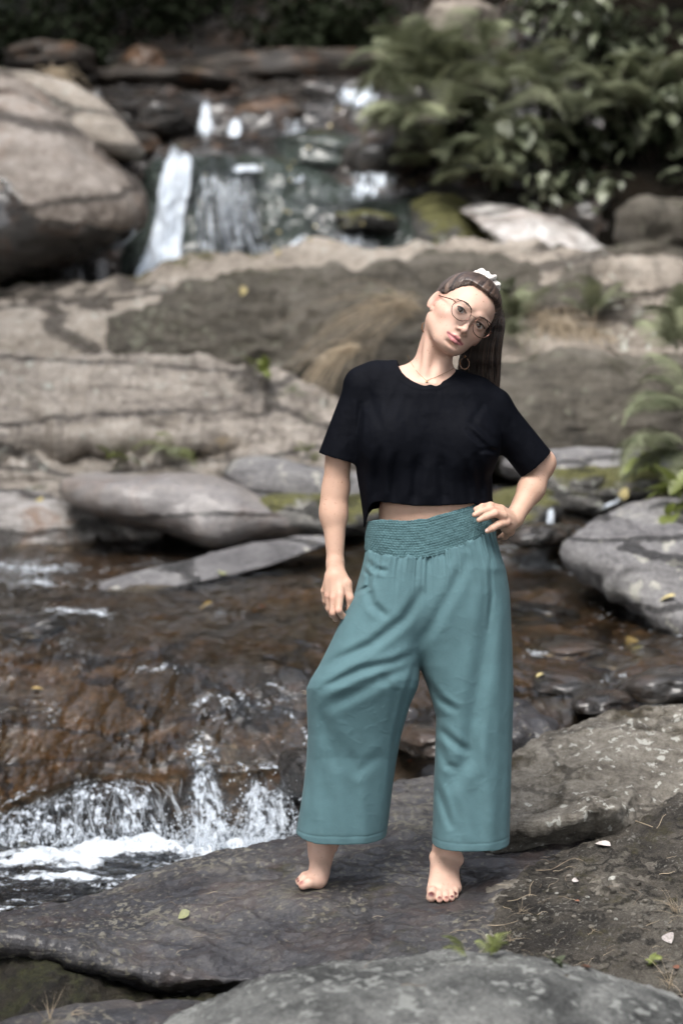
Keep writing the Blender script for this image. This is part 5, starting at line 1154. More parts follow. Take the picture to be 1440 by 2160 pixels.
for s in (-1, 1):
    hadd(ell(c_(s * 1.18, 8.7, -4.0), c_(.68, .9, .58)), .6)
    hsub(ell(c_(s * .60, 9.5, -4.52), c_(.34, .55, .36)), .25)
hadd(cone(c_(0, 8.4, -4.8), c_(0, 8.35, -5.7), .005, .004), .9)
# lips
for s in (-1, 1):
    hadd(cone(c_(s * 2.6, 7.25, -6.35), c_(s * .6, 8.70, -5.98), .0024, .0048), .25)
    hadd(cone(c_(s * 2.35, 7.35, -6.65), c_(s * .35, 8.50, -7.20), .0030, .0066), .35)
    hadd(cone(c_(s * .6, 8.70, -5.98), c_(0, 8.75, -6.06), .0048, .0046), .25)
hsub(cone(c_(-2.1, 8.20, -6.46), c_(0, 9.40, -6.60), .0010, .0032), .15); hsub(cone(c_(2.1, 8.20, -6.46), c_(0, 9.40, -6.60), .0010, .0032), .15)
hsub(ell(c_(0, 8.2, -8.2), c_(1.6, .6, .35)), .8)
# ears
for s in (-1, 1):
    Re = np.array(Matrix.Rotation(s * .55, 3, 'Z') @ Matrix.Rotation(-.12, 3, 'X'))
    hadd(ell(c_(s * 7.7, -1.0, -.6), c_(.45, 1.75, 2.95), Re), .18)
    hadd(ell(c_(s * 7.1, -.3, -3.0), c_(.45, .75, .85)), .3)
    hsub(ell(c_(s * 8.15, -.60, -.4), c_(.60, 1.05, 1.9), Re), .25)
    hadd(cone(c_(s * 7.25, .55, -1.3), c_(s * 7.25, .3, -1.9), .0035, .004), .4)
# her right arm (photo left)
SL, EL, WL = P(752, 838, 5.215), P(708, 1030, 5.225), P(707, 1190, 5.185)
add(cone(P(767, 826, 5.215), P(716, 935, 5.22), .036, .037), .02); add(cone(P(716, 935, 5.22), EL, .037, .0345), .02)
add(cone(EL, P(705, 1085, 5.215), .034, .0335), .02); add(cone(P(705, 1085, 5.215), WL, .0335, .0215), .02)
add(ell(P(700, 1075, 5.22), (.031, .032, .06)), .02)
def chain(pts, rad, k=.006):
    for i in range(len(pts) - 1): add(cone(P(*pts[i]), P(*pts[i + 1]), rad[i], rad[i + 1]), k)
# right hand hanging
add(cone(WL, P(706, 1215, 5.172), .0225, .022), .015)
add(ell(P(703, 1230, 5.165), (.026, .0145, .036)), .012)
HND = {'index': ([(716, 1215, 5.165), (717, 1255, 5.135), (714, 1288, 5.118), (723, 1300, 5.133), (735, 1302, 5.150)], [.012, .0112, .0095, .0085, .0070]),
       'middle': ([(707, 1215, 5.165), (704, 1261, 5.142), (702, 1293, 5.135), (708, 1305, 5.158), (714, 1303, 5.178)], [.012, .0112, .0095, .0085, .0070]),
       'ring': ([(699, 1215, 5.172), (692, 1256, 5.162), (694, 1284, 5.163), (700, 1297, 5.183), (706, 1295, 5.2)], [.012, .0105, .009, .008, .0066]),
       'pinky': ([(694, 1215, 5.182), (684, 1246, 5.184), (686, 1268, 5.190), (690, 1280, 5.205), (695, 1281, 5.217)], [.012, .0095, .008, .007, .006])}
for p, r_ in HND.values(): chain(p[:2], r_[:2], .010); chain(p[1:], r_[1:], .004)
chain([(716, 1203, 5.172), (731, 1232, 5.158), (738, 1262, 5.145), (736, 1290, 5.148)], [.014, .0135, .0098, .0078], .009)
# her left arm (photo right), hand on hip
add(cone(P(1040, 866, 5.22), P(1105, 940, 5.25), .037, .038), .02); add(cone(P(1105, 940, 5.25), P(1143, 977, 5.265), .038, .035), .02)
add(cone(P(1143, 975, 5.27), P(1120, 1030, 5.235), .033, .0345), .02); add(cone(P(1120, 1030, 5.235), P(1084, 1092, 5.18), .0345, .023), .02)
add(cone(P(1084, 1092, 5.18), P(1070, 1108, 5.155), .024, .022), .015)
add(ell(P(1069, 1103, 5.148), (.018, .026, .024)), .012)
chain([(1076, 1104, 5.15), (1066, 1101, 5.118), (1050, 1107, 5.098), (1038, 1114, 5.092), (1027, 1120, 5.092)], [.014, .0125, .0098, .0088, .0072], .006)
chain([(1076, 1096, 5.15), (1060, 1088, 5.112), (1043, 1083, 5.090), (1025, 1090, 5.082), (1009, 1097, 5.080)], [.014, .0120, .0098, .0086, .0070], .005)
chain([(1076, 1090, 5.155), (1056, 1079, 5.120), (1035, 1073, 5.096), (1015, 1079, 5.085), (1000, 1086, 5.080)], [.013, .0115, .0092, .0082, .0068], .004)
chain([(1076, 1086, 5.165), (1056, 1073, 5.135), (1034, 1065, 5.110), (1016, 1068, 5.095), (1002, 1074, 5.088)], [.012, .0105, .0082, .0072, .0062], .004)
chain([(1078, 1106, 5.175), (1074, 1120, 5.20), (1064, 1130, 5.225), (1054, 1134, 5.245)], [.015, .013, .010, .008], .008)
# legs (inside the trousers) and feet
add(cone(P(870, 1230, 5.21), P(715, 1470, 5.14), .085, .060), .03); add(cone(P(715, 1470, 5.14), P(690, 1640, 5.23), .055, .048), .03)
add(cone(P(690, 1640, 5.23), P(672, 1752, 5.262), .048, .035), .03)
add(cone(P(975, 1230, 5.21), P(985, 1480, 5.18), .085, .058), .03); add(cone(P(985, 1480, 5.18), P(968, 1620, 5.23), .055, .052), .03)
add(cone(P(968, 1620, 5.23), P(942, 1790, 5.245), .052, .0355), .03)
# standing foot
def G(px, Y, z): return ((px - CX) / F * Y, Y, z)
add(cone(P(942, 1790, 5.245), G(941, 5.235, .06), .0355, .034), .02)
add(cone(G(944, 5.25, .06), G(944, 5.285, .033), .032, .031), .02)
add(ell(G(970, 5.235, .072), (.010, .013, .013)), .012); add(ell(G(912, 5.235, .078), (.010, .013, .013)), .012)
for px, Y, z, ra, rb in ((915, 5.135, .022, .029, .0195), (927, 5.125, .022, .028, .016), (940, 5.13, .02, .027, .015), (953, 5.14, .018, .026, .014), (963, 5.155, .016, .024, .0135)):
    add(cone(G(936 + (px - 936) * .25, 5.215, .050), G(px, Y, z), ra, rb), .018)
TOE = [(909, 5.076, .0145, .0135, 913, 5.125, .018, .0175), (926.5, 5.066, .0105, .0088, 926, 5.118, .018, .0120), (941, 5.071, .0100, .0083, 939, 5.122, .017, .0115), (952.5, 5.083, .0095, .0080, 951, 5.130, .016, .0110), (959.5, 5.108, .0100, .0085, 960, 5.145, .015, .0120)]
for px, Y, z, r_, qx, qY, qz, qr in TOE:
    mid = ((px + qx) / 2, (Y + qY) / 2, z + .007)
    add(cone(G(qx, qY, qz), G(*mid), qr, r_ * .98), .006); add(cone(G(*mid), G(px, Y, z), r_ * .98, r_), .004)
# raised foot: heel lifted, weight on the ball, toes to the photo's left
add(cone(P(672, 1752, 5.262), P(674, 1795, 5.25), .035, .030), .02)
add(ell(P(697, 1776, 5.285), (.024, .028, .030)), .02)
add(cone(P(674, 1795, 5.25), P(672, 1838, 5.215), .029, .0245), .015)
add(cone(P(690, 1790, 5.27), P(676, 1850, 5.215), .022, .020), .015)
add(cone(P(672, 1838, 5.215), P(671, 1857, 5.20), .0245, .0215), .012)
add(cone(P(671, 1855, 5.20), P(655, 1848, 5.235), .020, .016), .012)
RT = [((664, 1861, 5.185), (652, 1862, 5.172), (639, 1867, 5.168), .0165, .0135, .0125), ((657, 1853, 5.20), (642, 1853, 5.19), (631, 1862, 5.185), .013, .0095, .0088), ((654, 1849, 5.213), (640, 1849, 5.205), (629, 1858, 5.20), .012, .009, .0083),
      ((653, 1846, 5.226), (641, 1846, 5.22), (631, 1855, 5.215), .011, .0085, .0078), ((653, 1844, 5.238), (643, 1845, 5.233), (635, 1852, 5.23), .010, .008, .0075)]
for a, b, d, r1, r2, r3 in RT: add(cone(P(*a), P(*b), r1, r2), .006); add(cone(P(*b), P(*d), r2, r3), .004)

hc = HW(0, 0, 0)
xs = axis((-.165, .245, .0026), (.245, .455, .0016), (.455, .60, .0026)); ys = axis((4.97, 5.11, .0019), (5.11, 5.345, .0026)); zs = axis((-.01, .06, .0020), (.06, .72, .0030), (.72, 1.04, .0024), (1.04, 1.40, .0028), (1.40, 1.70, .0016))
V, Q = nets(sample(None, xs, ys, zs, ops=OPS, frames=frames, lip=1.35), xs, ys, zs)
V = smooth(V, Q, 2, .5)
BV = V.copy(); BQ = Q
# skin colour: lips, cheeks, knuckles, nails, eye surrounds, shaded ear hollow
L = (V - HO) @ HI * 100; onh = (np.abs(L[:, 0]) < 8.5) & (L[:, 1] > -11) & (L[:, 2] > -12) & (L[:, 2] < 11)
base = np.array([.585, .385, .30]); col = np.tile(base, (len(V), 1)); armz = np.clip((1.30 - V[:, 2]) / .1, 0, 1) * np.clip((V[:, 2] - .3) / .1, 0, 1); col = col * (1 - armz[:, None]) + np.array([.54, .345, .255]) * armz[:, None]
n1 = fbm(V * 14, 3, 801); n2 = fbm(V * 60, 3, 803)
col *= (1 + .05 * n1 + .035 * n2)[:, None]
def paint(mask, c):
    global col
    col = col * (1 - mask[:, None]) + np.array(c) * mask[:, None]
def gs(d, w_): return np.exp(-np.clip(d, 0, 20 * w_) ** 2 / w_ ** 2)
for s in (-1, 1): paint(.30 * onh * gs(np.linalg.norm(L - np.array([s * 4.3, 6.2, -3.2]), axis=1), 2.2), (.62, .31, .25))
paint(.25 * onh * gs(np.linalg.norm(L - np.array([0, 10, -4]), axis=1), 1.2), (.60, .30, .24))
for s in (-1, 1):
    paint(.35 * onh * gs(np.linalg.norm((L - np.array([s * 3.1, 8, -1.3])) * [1, .6, 1.6], axis=1), 1.3), (.42, .26, .22))  # darker tone below and above the eyes
    paint(.45 * onh * gs(np.linalg.norm((L - np.array([s * 3.1, 8, .75])) * [.8, .6, 1.8], axis=1), 1.0), (.40, .25, .20))
    paint(.35 * onh * gs(np.linalg.norm(L - np.array([s * 7.6, -.6, -1.2]), axis=1), 2.2), (.62, .27, .21))
    paint(.85 * onh * gs(np.linalg.norm((L - np.array([s * 7.8, -.4, -.6])) * [1, 1, .5], axis=1), .95), (.30, .12, .09))  # shade of the ear hollow painted into the skin colour
lx = np.abs(L[:, 0]); up = -5.62 - .01 * lx ** 2 + .10 * np.cos(lx * 2.2) - .14 * lx; lo_ = -7.76 + .19 * lx ** 1.7
lip = np.clip((up - L[:, 2]) * 6, 0, 1) * np.clip((L[:, 2] - lo_) * 6, 0, 1) * np.clip((2.8 - lx) * 4, 0, 1) * (L[:, 1] > 6.4) * onh
paint(.9 * lip, (.48, .17, .18))
paint(lip * .9 * np.clip(1 - np.abs(L[:, 2] + 6.58 - .05 * lx) / .19, 0, 1), (.10, .03, .03))
def spot(p, r_, c, a=1.0): paint(a * np.clip(1.6 - np.linalg.norm(V - np.array(p), axis=1) / r_ * 1.0, 0, 1), c)
RED = (.085, .012, .014)
for i, t in enumerate(TOE): g = np.array(G(*t[:3])); rr_ = t[3]; spot(g + np.array([0, -.55, .80]) * rr_, rr_ * (.62 if i == 0 else .58), RED)
for i, t in enumerate(RT): g = np.array(P(*t[2])); rr_ = t[5]; spot(g + np.array([-.35, -.5, .72]) * rr_, rr_ * .5, (.22, .05, .05) if i == 0 else RED, .9)
spot(np.array(P(738, 1290, 5.148)) + np.array([.001, -.0078, -.001]), .0045, (.75, .55, .50))
spot(np.array(P(1026, 1119, 5.090)) + np.array([-.003, -.006, .002]), .0042, (.78, .60, .55))
for q in [(717, 1255, 5.135), (704, 1261, 5.142), (692, 1256, 5.162), (714, 1288, 5.118), (702, 1293, 5.135), (735, 1302, 5.150), (738, 1262, 5.145), (1043, 1083, 5.09), (1066, 1101, 5.118), (640, 1867, 5.168), (671, 1857, 5.2), (926, 1900, 5.07), (941, 1900, 5.07), (1164, 990, 5.25)]:
    spot(P(*q), .012, (.62, .30, .24), .35)
for q in [(905, 722, 5.13), (896, 735, 5.14), (936, 800, 5.12), (893, 767, 5.16), (868, 780, 5.13)]:
    spot(P(*q), .0028, (.14, .07, .05), .8) if False else None
def skin_mat():
    t = NT('skin')
    at = t.n('Attribute', attribute_name='skin')
    co = t.coords(); no = t.n('TexNoise', {'Vector': co, 'Scale': 420, 'Detail': 4, 'Roughness': .6}); n2_ = t.n('TexNoise', {'Vector': co, 'Scale': 40, 'Detail': 4, 'Roughness': .6})
    sp = t.ramp(t.n('TexNoise', {'Vector': co, 'Scale': 150, 'Detail': 2}), [(.66, (1, 1, 1)), (.74, (.72, .60, .55))])
    c = t.mix(1.0, (at, 0)[0], sp, 'MULTIPLY'); c = t.mix(.25, c, t.ramp(n2_, [(.3, (.9, .86, .85)), (.7, (1, 1, 1))]), 'MULTIPLY')
    b = t.n('Bump', {'Strength': .25, 'Distance': .0008, 'Height': (no, 0)})
    bs = t.n('BsdfPrincipled', {'Base Color': t.col(c), 'Roughness': .56, 'Normal': b, 'Subsurface Weight': .12, 'Subsurface Scale': .012, 'Specular IOR Level': .45})
    bs.inputs['Subsurface Radius'].default_value = (1.0, .35, .2)
    return t.out(bs)
M['skin'] = skin_mat()
person = world_obj('person', V, Q, M['skin'], attrs={'skin': col})
tag(person, 'barefoot woman in glasses, black top and teal trousers, head tilted, hand on hip', 'person')
body_bvh = BVHTree.FromPolygons([Vector(v) for v in V], [tuple(q) for q in Q.tolist()])
def on_body(px, py, lift=.001):
    o0 = Vector((0, 0, CH)); d = (Vector(P(px, py, 1)) - o0).normalized(); h = body_bvh.ray_cast(o0, d)
    return (h[0] + h[1] * (lift if h[1].dot(d) < 0 else -lift)) if h[0] is not None else Vector(P(px, py, 5.15))

# ------------------------------------------------------------------ clothes
def itp(v, tab, col_=1): t = np.array(tab, float); return np.interp(v, t[:, 0], t[:, col_])
def superell(u, y, Lx, Rx, D, yc, n=2.3):
    cx = (Lx + Rx) / 2; a = (Rx - Lx) / 2 / SC
    m = np.minimum(a, D)
    return ((np.abs((u - cx) / SC / a) ** n + np.abs((y - yc) / D) ** n) ** (1 / n) - 1) * m
TS = [(770, 850, 960, .055), (800, 790, 1012, .070), (830, 762, 1045, .086), (870, 748, 1060, .100), (915, 745, 1062, .110), (960, 748, 1052, .112), (1000, 752, 1038, .112), (1050, 760, 1038, .112), (1085, 765, 1044, .112), (1120, 767, 1048, .112)]
shR = cone(P(885, 806, 5.215), P(762, 809, 5.215), .056, .047); shL = cone(P(930, 820, 5.215), P(1036, 856, 5.22), .056, .048)
b1 = ell(P(826, 930, 5.145), (.078, .062, .082)); b2 = ell(P(982, 940, 5.145), (.078, .062, .082))
slR = cone(P(764, 822, 5.215), P(709, 985, 5.215), .050, .0585); slL = cone(P(1040, 866, 5.22), P(1140, 992, 5.25), .052, .054)
trp1 = cone(NB, P(795, 797, 5.22), .052, .045); trp2 = cone(NB, P(1000, 830, 5.225), .052, .045)
eR = np.array(P(711, 966, 5.215)); dR = np.array([-.28, 0, -1.0]); dR /= np.linalg.norm(dR)
eL = np.array(P(1128, 980, 5.245)); dL = np.array([.66, .05, -.75]); dL /= np.linalg.norm(dL)
HEM = [(740, 1112), (766, 1112), (771, 1104), (777, 1074), (786, 1061), (800, 1058), (827, 1062), (873, 1067), (920, 1067), (971, 1065), (998, 1062), (1014, 1070), (1029, 1080), (1040, 1077), (1050, 1066), (1070, 1060)]
def shirt_outer(p):
    u, v = proj(p); y = p[..., 1]
    t = superell(u, y, itp(v, TS), itp(v, TS, 2), itp(v, TS, 3), YC)
    t = smax(t, (800 - v) / SC, .03)
    t = smin(t, shR(p), .03); t = smin(t, shL(p), .03)
    t = smin(t, b1(p), .045); t = smin(t, b2(p), .045)
    t = smin(t, np.minimum(trp1(p), trp2(p)), .03)
    s1 = smax(slR(p), (p - eR) @ dR, .001) ; s2 = smax(slL(p), (p - eL) @ dL, .001)
    t = smin(t, s1, .016); t = smin(t, s2, .022)
    return t
def shirt(p):
    u, v = proj(p); y = p[..., 1]; o = shirt_outer(p)
    band = np.sqrt(((u - 903) / 66) ** 2 + ((v - 758) / 54) ** 2)
    o = o - .0012 * ((band < 1.22) & (band > 1)) * (y < 5.25)
    # sleeves: hollow right through the end
    i1 = slR(p) + .0045; i2 = slL(p) + .0045
    inner = np.minimum(np.minimum(o + .005, i1), i2)
    d = np.maximum(o, -inner)
    hem = itp(u, HEM) + np.clip((y - 5.2) / .08, 0, 1) * 14
    d = np.maximum(d, (v - hem) / SC)
    neck = (np.sqrt(((u - 903) / 65) ** 2 + ((v - 757) / np.where(y < 5.2, 53, 38)) ** 2) - 1) * .06
    return np.maximum(d, -neck)
xs = axis((-.065, .58, .0025)); ys = axis((5.03, 5.36, .0025)); zs = axis((.97, 1.46, .0025))
V, Q = nets(sample(shirt, xs, ys, zs), xs, ys, zs); V = smooth(V, Q, 2, .5)
def seg_dist(u, v, pts):
    best = None
    for (ax, ay), (bx, by) in zip(pts[:-1], pts[1:]):
        t = np.clip(((u - ax) * (bx - ax) + (v - ay) * (by - ay)) / ((bx - ax) ** 2 + (by - ay) ** 2), 0, 1)
        d = np.hypot(u - ax - t * (bx - ax), v - ay - t * (by - ay)); best = d if best is None else np.minimum(best, d)
    return best
def folds(V, Q, lines, front=YC, mask=1.0):
    """grooves (positive depth) and ridges (negative) along lines drawn on the cloth"""
    u, v = proj(V); N = vnormals(V, Q); d = np.zeros(len(V))
    for pts, w_, a in lines:
        dd = seg_dist(u, v, pts); L_ = np.hypot(pts[-1][0] - pts[0][0], pts[-1][1] - pts[0][1])
        tt = ((u - pts[0][0]) * (pts[-1][0] - pts[0][0]) + (v - pts[0][1]) * (pts[-1][1] - pts[0][1])) / L_ ** 2
        tp = np.clip(np.minimum(tt + .12, 1.12 - tt) / .3, 0, 1)
        d += -a * (np.exp(-(dd / w_) ** 2) - .45 * np.exp(-((dd - 1.7 * w_) / w_) ** 2)) * tp
    fm = np.clip((front - V[:, 1]) / .03, 0, 1) * mask * .72
    # push toward the viewer side for both layers of the cloth alike
    D = np.stack([N[:, 0] * 0, -np.ones(len(V)), 0 * N[:, 2]], -1)
    return V + D * (d * fm)[:, None]
V = folds(V, Q, [([(800, 950), (792, 1060)], 10, .010), ([(835, 960), (828, 1060)], 9, .007), ([(815, 880), (850, 800)], 9, .004), ([(1005, 960), (1018, 1050)], 9, .012), ([(985, 975), (990, 1062)], 8, .006),
                 ([(1052, 962), (1015, 935), (985, 905)], 6, .006), ([(1050, 950), (1010, 950)], 5, .006), ([(1045, 930), (1000, 890)], 6, .005), ([(930, 965), (936, 1062)], 12, .010), ([(882, 965), (874, 1062)], 11, .010),
                 ([(758, 960), (762, 1090)], 6, .006), ([(775, 820), (800, 900)], 9, .004), ([(1020, 850), (990, 900)], 8, .004), ([(1030, 1000), (1040, 1060)], 7, .008), ([(760, 850), (753, 960)], 6, .007)])
Nn = vnormals(V, Q)
u_, v_ = proj(V); V = V + np.array([0, -1, 0]) * (.0022 * fbm(np.stack([V[:, 0] * 22, V[:, 1] * 8, V[:, 2] * 9], -1), 3, 811) + .0008 * fbm(V * 45, 2, 812))[:, None]
def cloth_mat(name, c, sc=900, rough=.85, sheen=.25, var=.12, bdist=.0006, spec=.3, big=.35):
    t = NT(name); co = t.coords()
    w1 = t.n('TexWave', {'Vector': co, 'Scale': sc / 6.28 * 1.0, 'Distortion': .8}, bands_direction='Z'); no = t.n('TexNoise', {'Vector': t.coords((1, 1, 3)), 'Scale': 240, 'Detail': 4, 'Roughness': .7})
    lg = t.n('TexNoise', {'Vector': co, 'Scale': 18, 'Detail': 4})
    cc = t.ramp(t.n('Mix', {0: .5, 2: (lg, 0), 3: (no, 0)}), [(.35, tuple(x * (1 - var) for x in c)), (.65, tuple(x * (1 + var) for x in c))])
    b = t.n('Bump', {'Strength': .5, 'Distance': bdist, 'Height': (no, 0)}); b = t.n('Bump', {'Strength': big, 'Distance': .003, 'Height': (lg, 0), 'Normal': b})
    cc = t.n('HueSaturation', {'Color': cc, 'Saturation': .92}); bs = t.n('BsdfPrincipled', {'Base Color': cc, 'Roughness': rough, 'Normal': b, 'Sheen Weight': sheen, 'Sheen Roughness': .4, 'Specular IOR Level': spec})
    return t.out(bs)
M['black_cloth'] = cloth_mat('black jersey', (.0034, .0040, .0066), sheen=.0, rough=.7, spec=.05, big=.08)
M['teal_cloth'] = cloth_mat('teal jersey', (.072, .150, .168), sheen=.04, rough=.85, big=.2)
tag(world_obj('t_shirt', V, Q, M['black_cloth'], person))

# trousers
TL = [(1120, 800, 905, .10), (1165, 772, 905, .118), (1200, 764, 905, .124), (1246, 750, 902, .128), (1304, 720, 895, .132), (1347, 701, 888, .135), (1405, 672, 884, .138), (1434, 654, 884, .138), (1452, 646, 880, .135), (1488, 647, 864, .130), (1549, 649, 846, .122), (1604, 646, 836, .118), (1658, 640, 828, .118), (1723, 630, 820, .120), (1760, 623, 815, .122), (1800, 618, 811, .122)]
TRr = [(1100, 880, 1035, .10), (1165, 885, 1054, .118), (1200, 886, 1066, .124), (1246, 884, 1072, .126), (1304, 880, 1077, .126), (1369, 878, 1080, .124), (1405, 884, 1081, .122), (1440, 898, 1082, .120), (1477, 910, 1082, .118), (1513, 919, 1081, .116), (1586, 917, 1079, .115), (1658, 914, 1077, .115), (1730, 912, 1075, .116), (1810, 909, 1073, .118)]
def ycl(v): return itp(v, [(1100, 5.21), (1250, 5.195), (1450, 5.165), (1600, 5.20), (1800, 5.215)])
SEAM = [(760, 1150), (768, 1157), (791, 1170), (835, 1177), (882, 1177), (925, 1168), (979, 1150), (1026, 1128), (1048, 1120), (1070, 1112)]
TOP = [(755, 1104), (773, 1101), (802, 1096), (853, 1098), (900, 1094), (943, 1081), (979, 1072), (1010, 1062), (1048, 1052)]
hipf = ell(P(912, 1262, 5.205), (.185, .122, .17))
def legs(p):
    u, v = proj(p); y = p[..., 1]
    a = superell(u, y, itp(v, TL), itp(v, TL, 2), itp(v, TL, 3), ycl(v), 2.5)
    b = superell(u, y, itp(v, TRr), itp(v, TRr, 2), itp(v, TRr, 3), 5.205, 2.5)
    k = np.clip(.05 - np.clip((v - 1300) / 120, 0, 1) * .046, .004, .05)
    t = smin(a, b, k)
    return smin(t, smax(hipf(p), (v - 1395) / SC, .03), .04)
def trousers(p):
    u, v = proj(p); o = legs(p); y = p[..., 1]
    d = np.maximum(o, -(o + .0052))
    d = np.maximum(d, (itp(u, SEAM) - 3 - v) / SC)
    hz = np.where(u < 866, .1475 + np.clip((665 - u) / 45, 0, 1) * .010, .1300 + np.clip((u - 1020) / 60, 0, 1) * -.004)
    return np.maximum(d, hz - p[..., 2])
xs = axis((-.145, .50, .0028)); ys = axis((5.00, 5.37, .0028)); zs = axis((.115, 1.0, .0028))
V, Q = nets(sample(trousers, xs, ys, zs), xs, ys, zs); V = smooth(V, Q, 2, .5)
V = folds(V, Q, [
    ([(773, 1240), (785, 1275), (812, 1300)], 9, .010), ([(668, 1418), (720, 1388), (780, 1362), (853, 1306), (889, 1250)], 11, .011), ([(674, 1455), (762, 1413), (830, 1398), (874, 1378)], 9, .010),
    ([(690, 1492), (780, 1447), (868, 1398)], 12, .008), ([(676, 1498), (700, 1580), (712, 1620)], 15, .010), ([(712, 1560), (755, 1625), (800, 1600)], 14, .005), ([(874, 1408), (850, 1490), (833, 1560), (822, 1680)], 6, .007),
    ([(1046, 1215), (1022, 1369), (1004, 1480), (988, 1600), (950, 1655)], 17, .013), ([(921, 1535), (950, 1560), (985, 1588)], 9, .010), ([(918, 1565), (940, 1610), (958, 1625)], 9, .009), ([(916, 1650), (935, 1700), (950, 1745)], 8, .010),
    ([(896, 1440), (930, 1480), (960, 1500)], 9, .006), ([(1033, 1180), (1037, 1260), (1030, 1330)], 5, .005), ([(880, 1360), (905, 1330), (960, 1230), (985, 1180)], 12, .007),
    ([(890, 1425), (925, 1475), (965, 1500)], 8, .004), ([(762, 1195), (778, 1215), (776, 1238), (750, 1252)], 5, .010), ([(770, 1180), (790, 1200), (815, 1205)], 6, .007), ([(660, 1470), (655, 1560), (648, 1700)], 8, .005),
    ([(800, 1420), (830, 1460), (835, 1520)], 9, .004), ([(1062, 1240), (1068, 1400), (1062, 1600), (1055, 1780)], 9, .004), ([(960, 1660), (985, 1720), (1000, 1790)], 14, -.006),
    ([(690, 1660), (700, 1740), (705, 1785)], 14, .006), ([(760, 1650), (770, 1730), (775, 1785)], 14, -.006), ([(1010, 1540), (1030, 1640), (1035, 1780)], 14, -.007)], front=5.24)
u_, v_ = proj(V); N = vnormals(V, Q); cx = 911; th = np.arctan2(V[:, 1] - YC, V[:, 0] - .245)
below = (v_ - itp(u_, SEAM)) / SC
g = np.exp(-np.clip(below, 0, 1) / .045)
wav = fbm(np.stack([th * 7.5, 0 * th, below * 3], -1), 2, 821) + .7 * fbm(np.stack([th * 19, 0 * th + 3, below * 2], -1), 2, 822)
V = V + N * (.0085 * wav * g * (below > -.02))[:, None]
g2 = np.exp(-np.clip(below, 0, 1) / .13)
V = V + np.array([0, -1, 0]) * (.004 * fbm(np.stack([th * 5, 0 * th, below * 1.5], -1), 2, 823) * g2 + .0014 * fbm(V * np.array([7, 5, 3]), 2, 824) + .00035 * fbm(V * np.array([34, 20, 26]), 2, 826))[:, None]
hz = np.where(u_ < 866, .1475, .130) + .022; V = V - N * (.0012 * np.exp(-((V[:, 2] - hz) / .0022) ** 2))[:, None]
cre = fbm(V * np.array([16, 16, 22]), 2, 825, ridged=True); V = V + np.array([0, -1, 0]) * (.0007 * np.clip(cre - 1.15, 0, 1) * 3)[:, None]
tr = world_obj('trousers', V, Q, M['teal_cloth'], person)
WB = [(1045, 800, 1012, .104), (1075, 788, 1024, .107), (1100, 775, 1037, .110), (1130, 770, 1048, .113), (1160, 769, 1053, .116), (1200, 768, 1058, .118)]
def band(p):
    u, v = proj(p); y = p[..., 1]
    o = superell(u, y, itp(v, WB), itp(v, WB, 2), itp(v, WB, 3), YC, 2.4)
    d = np.maximum(o, -(o + .006)); d = np.maximum(d, (v - itp(u, SEAM) - 3) / SC)
    return np.maximum(d, (itp(u, TOP) + 1.2 * np.sin(u * 1.1) - v) / SC)
xs = axis((.04, .46, .0021)); ys = axis((5.07, 5.35, .0023)); zs = axis((.86, 1.06, .0019))
V, Q = nets(sample(band, xs, ys, zs), xs, ys, zs); V = smooth(V, Q, 1, .5)
u_, v_ = proj(V); N = vnormals(V, Q); tt = (v_ - itp(u_, TOP)) / np.maximum(itp(u_, SEAM) - itp(u_, TOP), 1)
th = np.arctan2(V[:, 1] - YC, V[:, 0] - .245); row = tt * 15; ph = np.floor(row) * 2.4
V = V + N * (.0007 * np.sin(row * 2 * np.pi) + .0009 * np.sin(th * 105 + ph + 1.4 * np.sin(th * 11 + row)) + .0013 * fbm(V * 75, 2, 831))[:, None]
M['smock'] = cloth_mat('smocked teal', (.060, .130, .144), sheen=.03, rough=.9, var=.25, bdist=.001)
world_obj('waistband', V, Q, M['smock'], tr if False else person)

# ------------------------------------------------------------------ hair
YHL = [(-12, -9), (-5, -6.5), (-3.6, -3.0), (-2.4, -2.8), (-.5, -2.2), (.9, -.8), (1.9, 2.2), (3.5, 3.7), (5.8, 4.7), (7.6, 5.6), (8.4, 12)]
def hairf(p):
    q = (p - HO) @ HI * 100
    o = ell((0, -1.0, 2.95), (8.35, 10.0, 8.95))(q)
    o = o + .80 * (1 - np.clip((itp(q[..., 2], YHL) - .5 - q[..., 1]) / 2.4, 0, 1)) ** 2
    d = smax(o, -(ell((0, -.9, 2.5), (7.0, 9.0, 7.3))(q)), .1)
    d = smax(d, q[..., 1] + .55 + .3 * np.sin(q[..., 0] * 3.7) * np.cos(q[..., 2] * 2.9) - itp(q[..., 2], YHL) - .25 * np.sin(q[..., 0] * 2.1) * (q[..., 2] > 4), .35)
    return smax(d, -4.6 - q[..., 2], .4) * .01
cr = HW(0, -1, 2.5); xs = axis((cr[0] - .135, cr[0] + .135, .0022)); ys = axis((cr[1] - .14, cr[1] + .14, .0022)); zs = axis((cr[2] - .135, cr[2] + .135, .0022))
V, Q = nets(sample(hairf, xs, ys, zs), xs, ys, zs); V = smooth(V, Q, 3, .5)
BUN = np.array([1.2, -4.6, 10.6]); cen = np.array([0, -1.0, 2.95]); rad = np.array([8.35, 10.0, 8.95])
q = (V - HO) @ HI * 100; bd = (BUN - cen) / rad; bd /= np.linalg.norm(bd)
e1 = np.cross(bd, [1, 0, 0]); e1 /= np.linalg.norm(e1); e2 = np.cross(bd, e1)
dq = (q - cen) / rad; dq /= np.linalg.norm(dq, axis=1, keepdims=True); phi = np.arctan2(dq @ e2, dq @ e1)
def tone(ph, w_, k=1): return fbm(np.stack([np.cos(ph) * 20, np.sin(ph) * 20, w_ * 1.2], -1), 3, 841, gain=.8)
tn = tone(phi, dq @ bd)
V = V + vnormals(V, Q) * (.0013 * tn)[:, None]
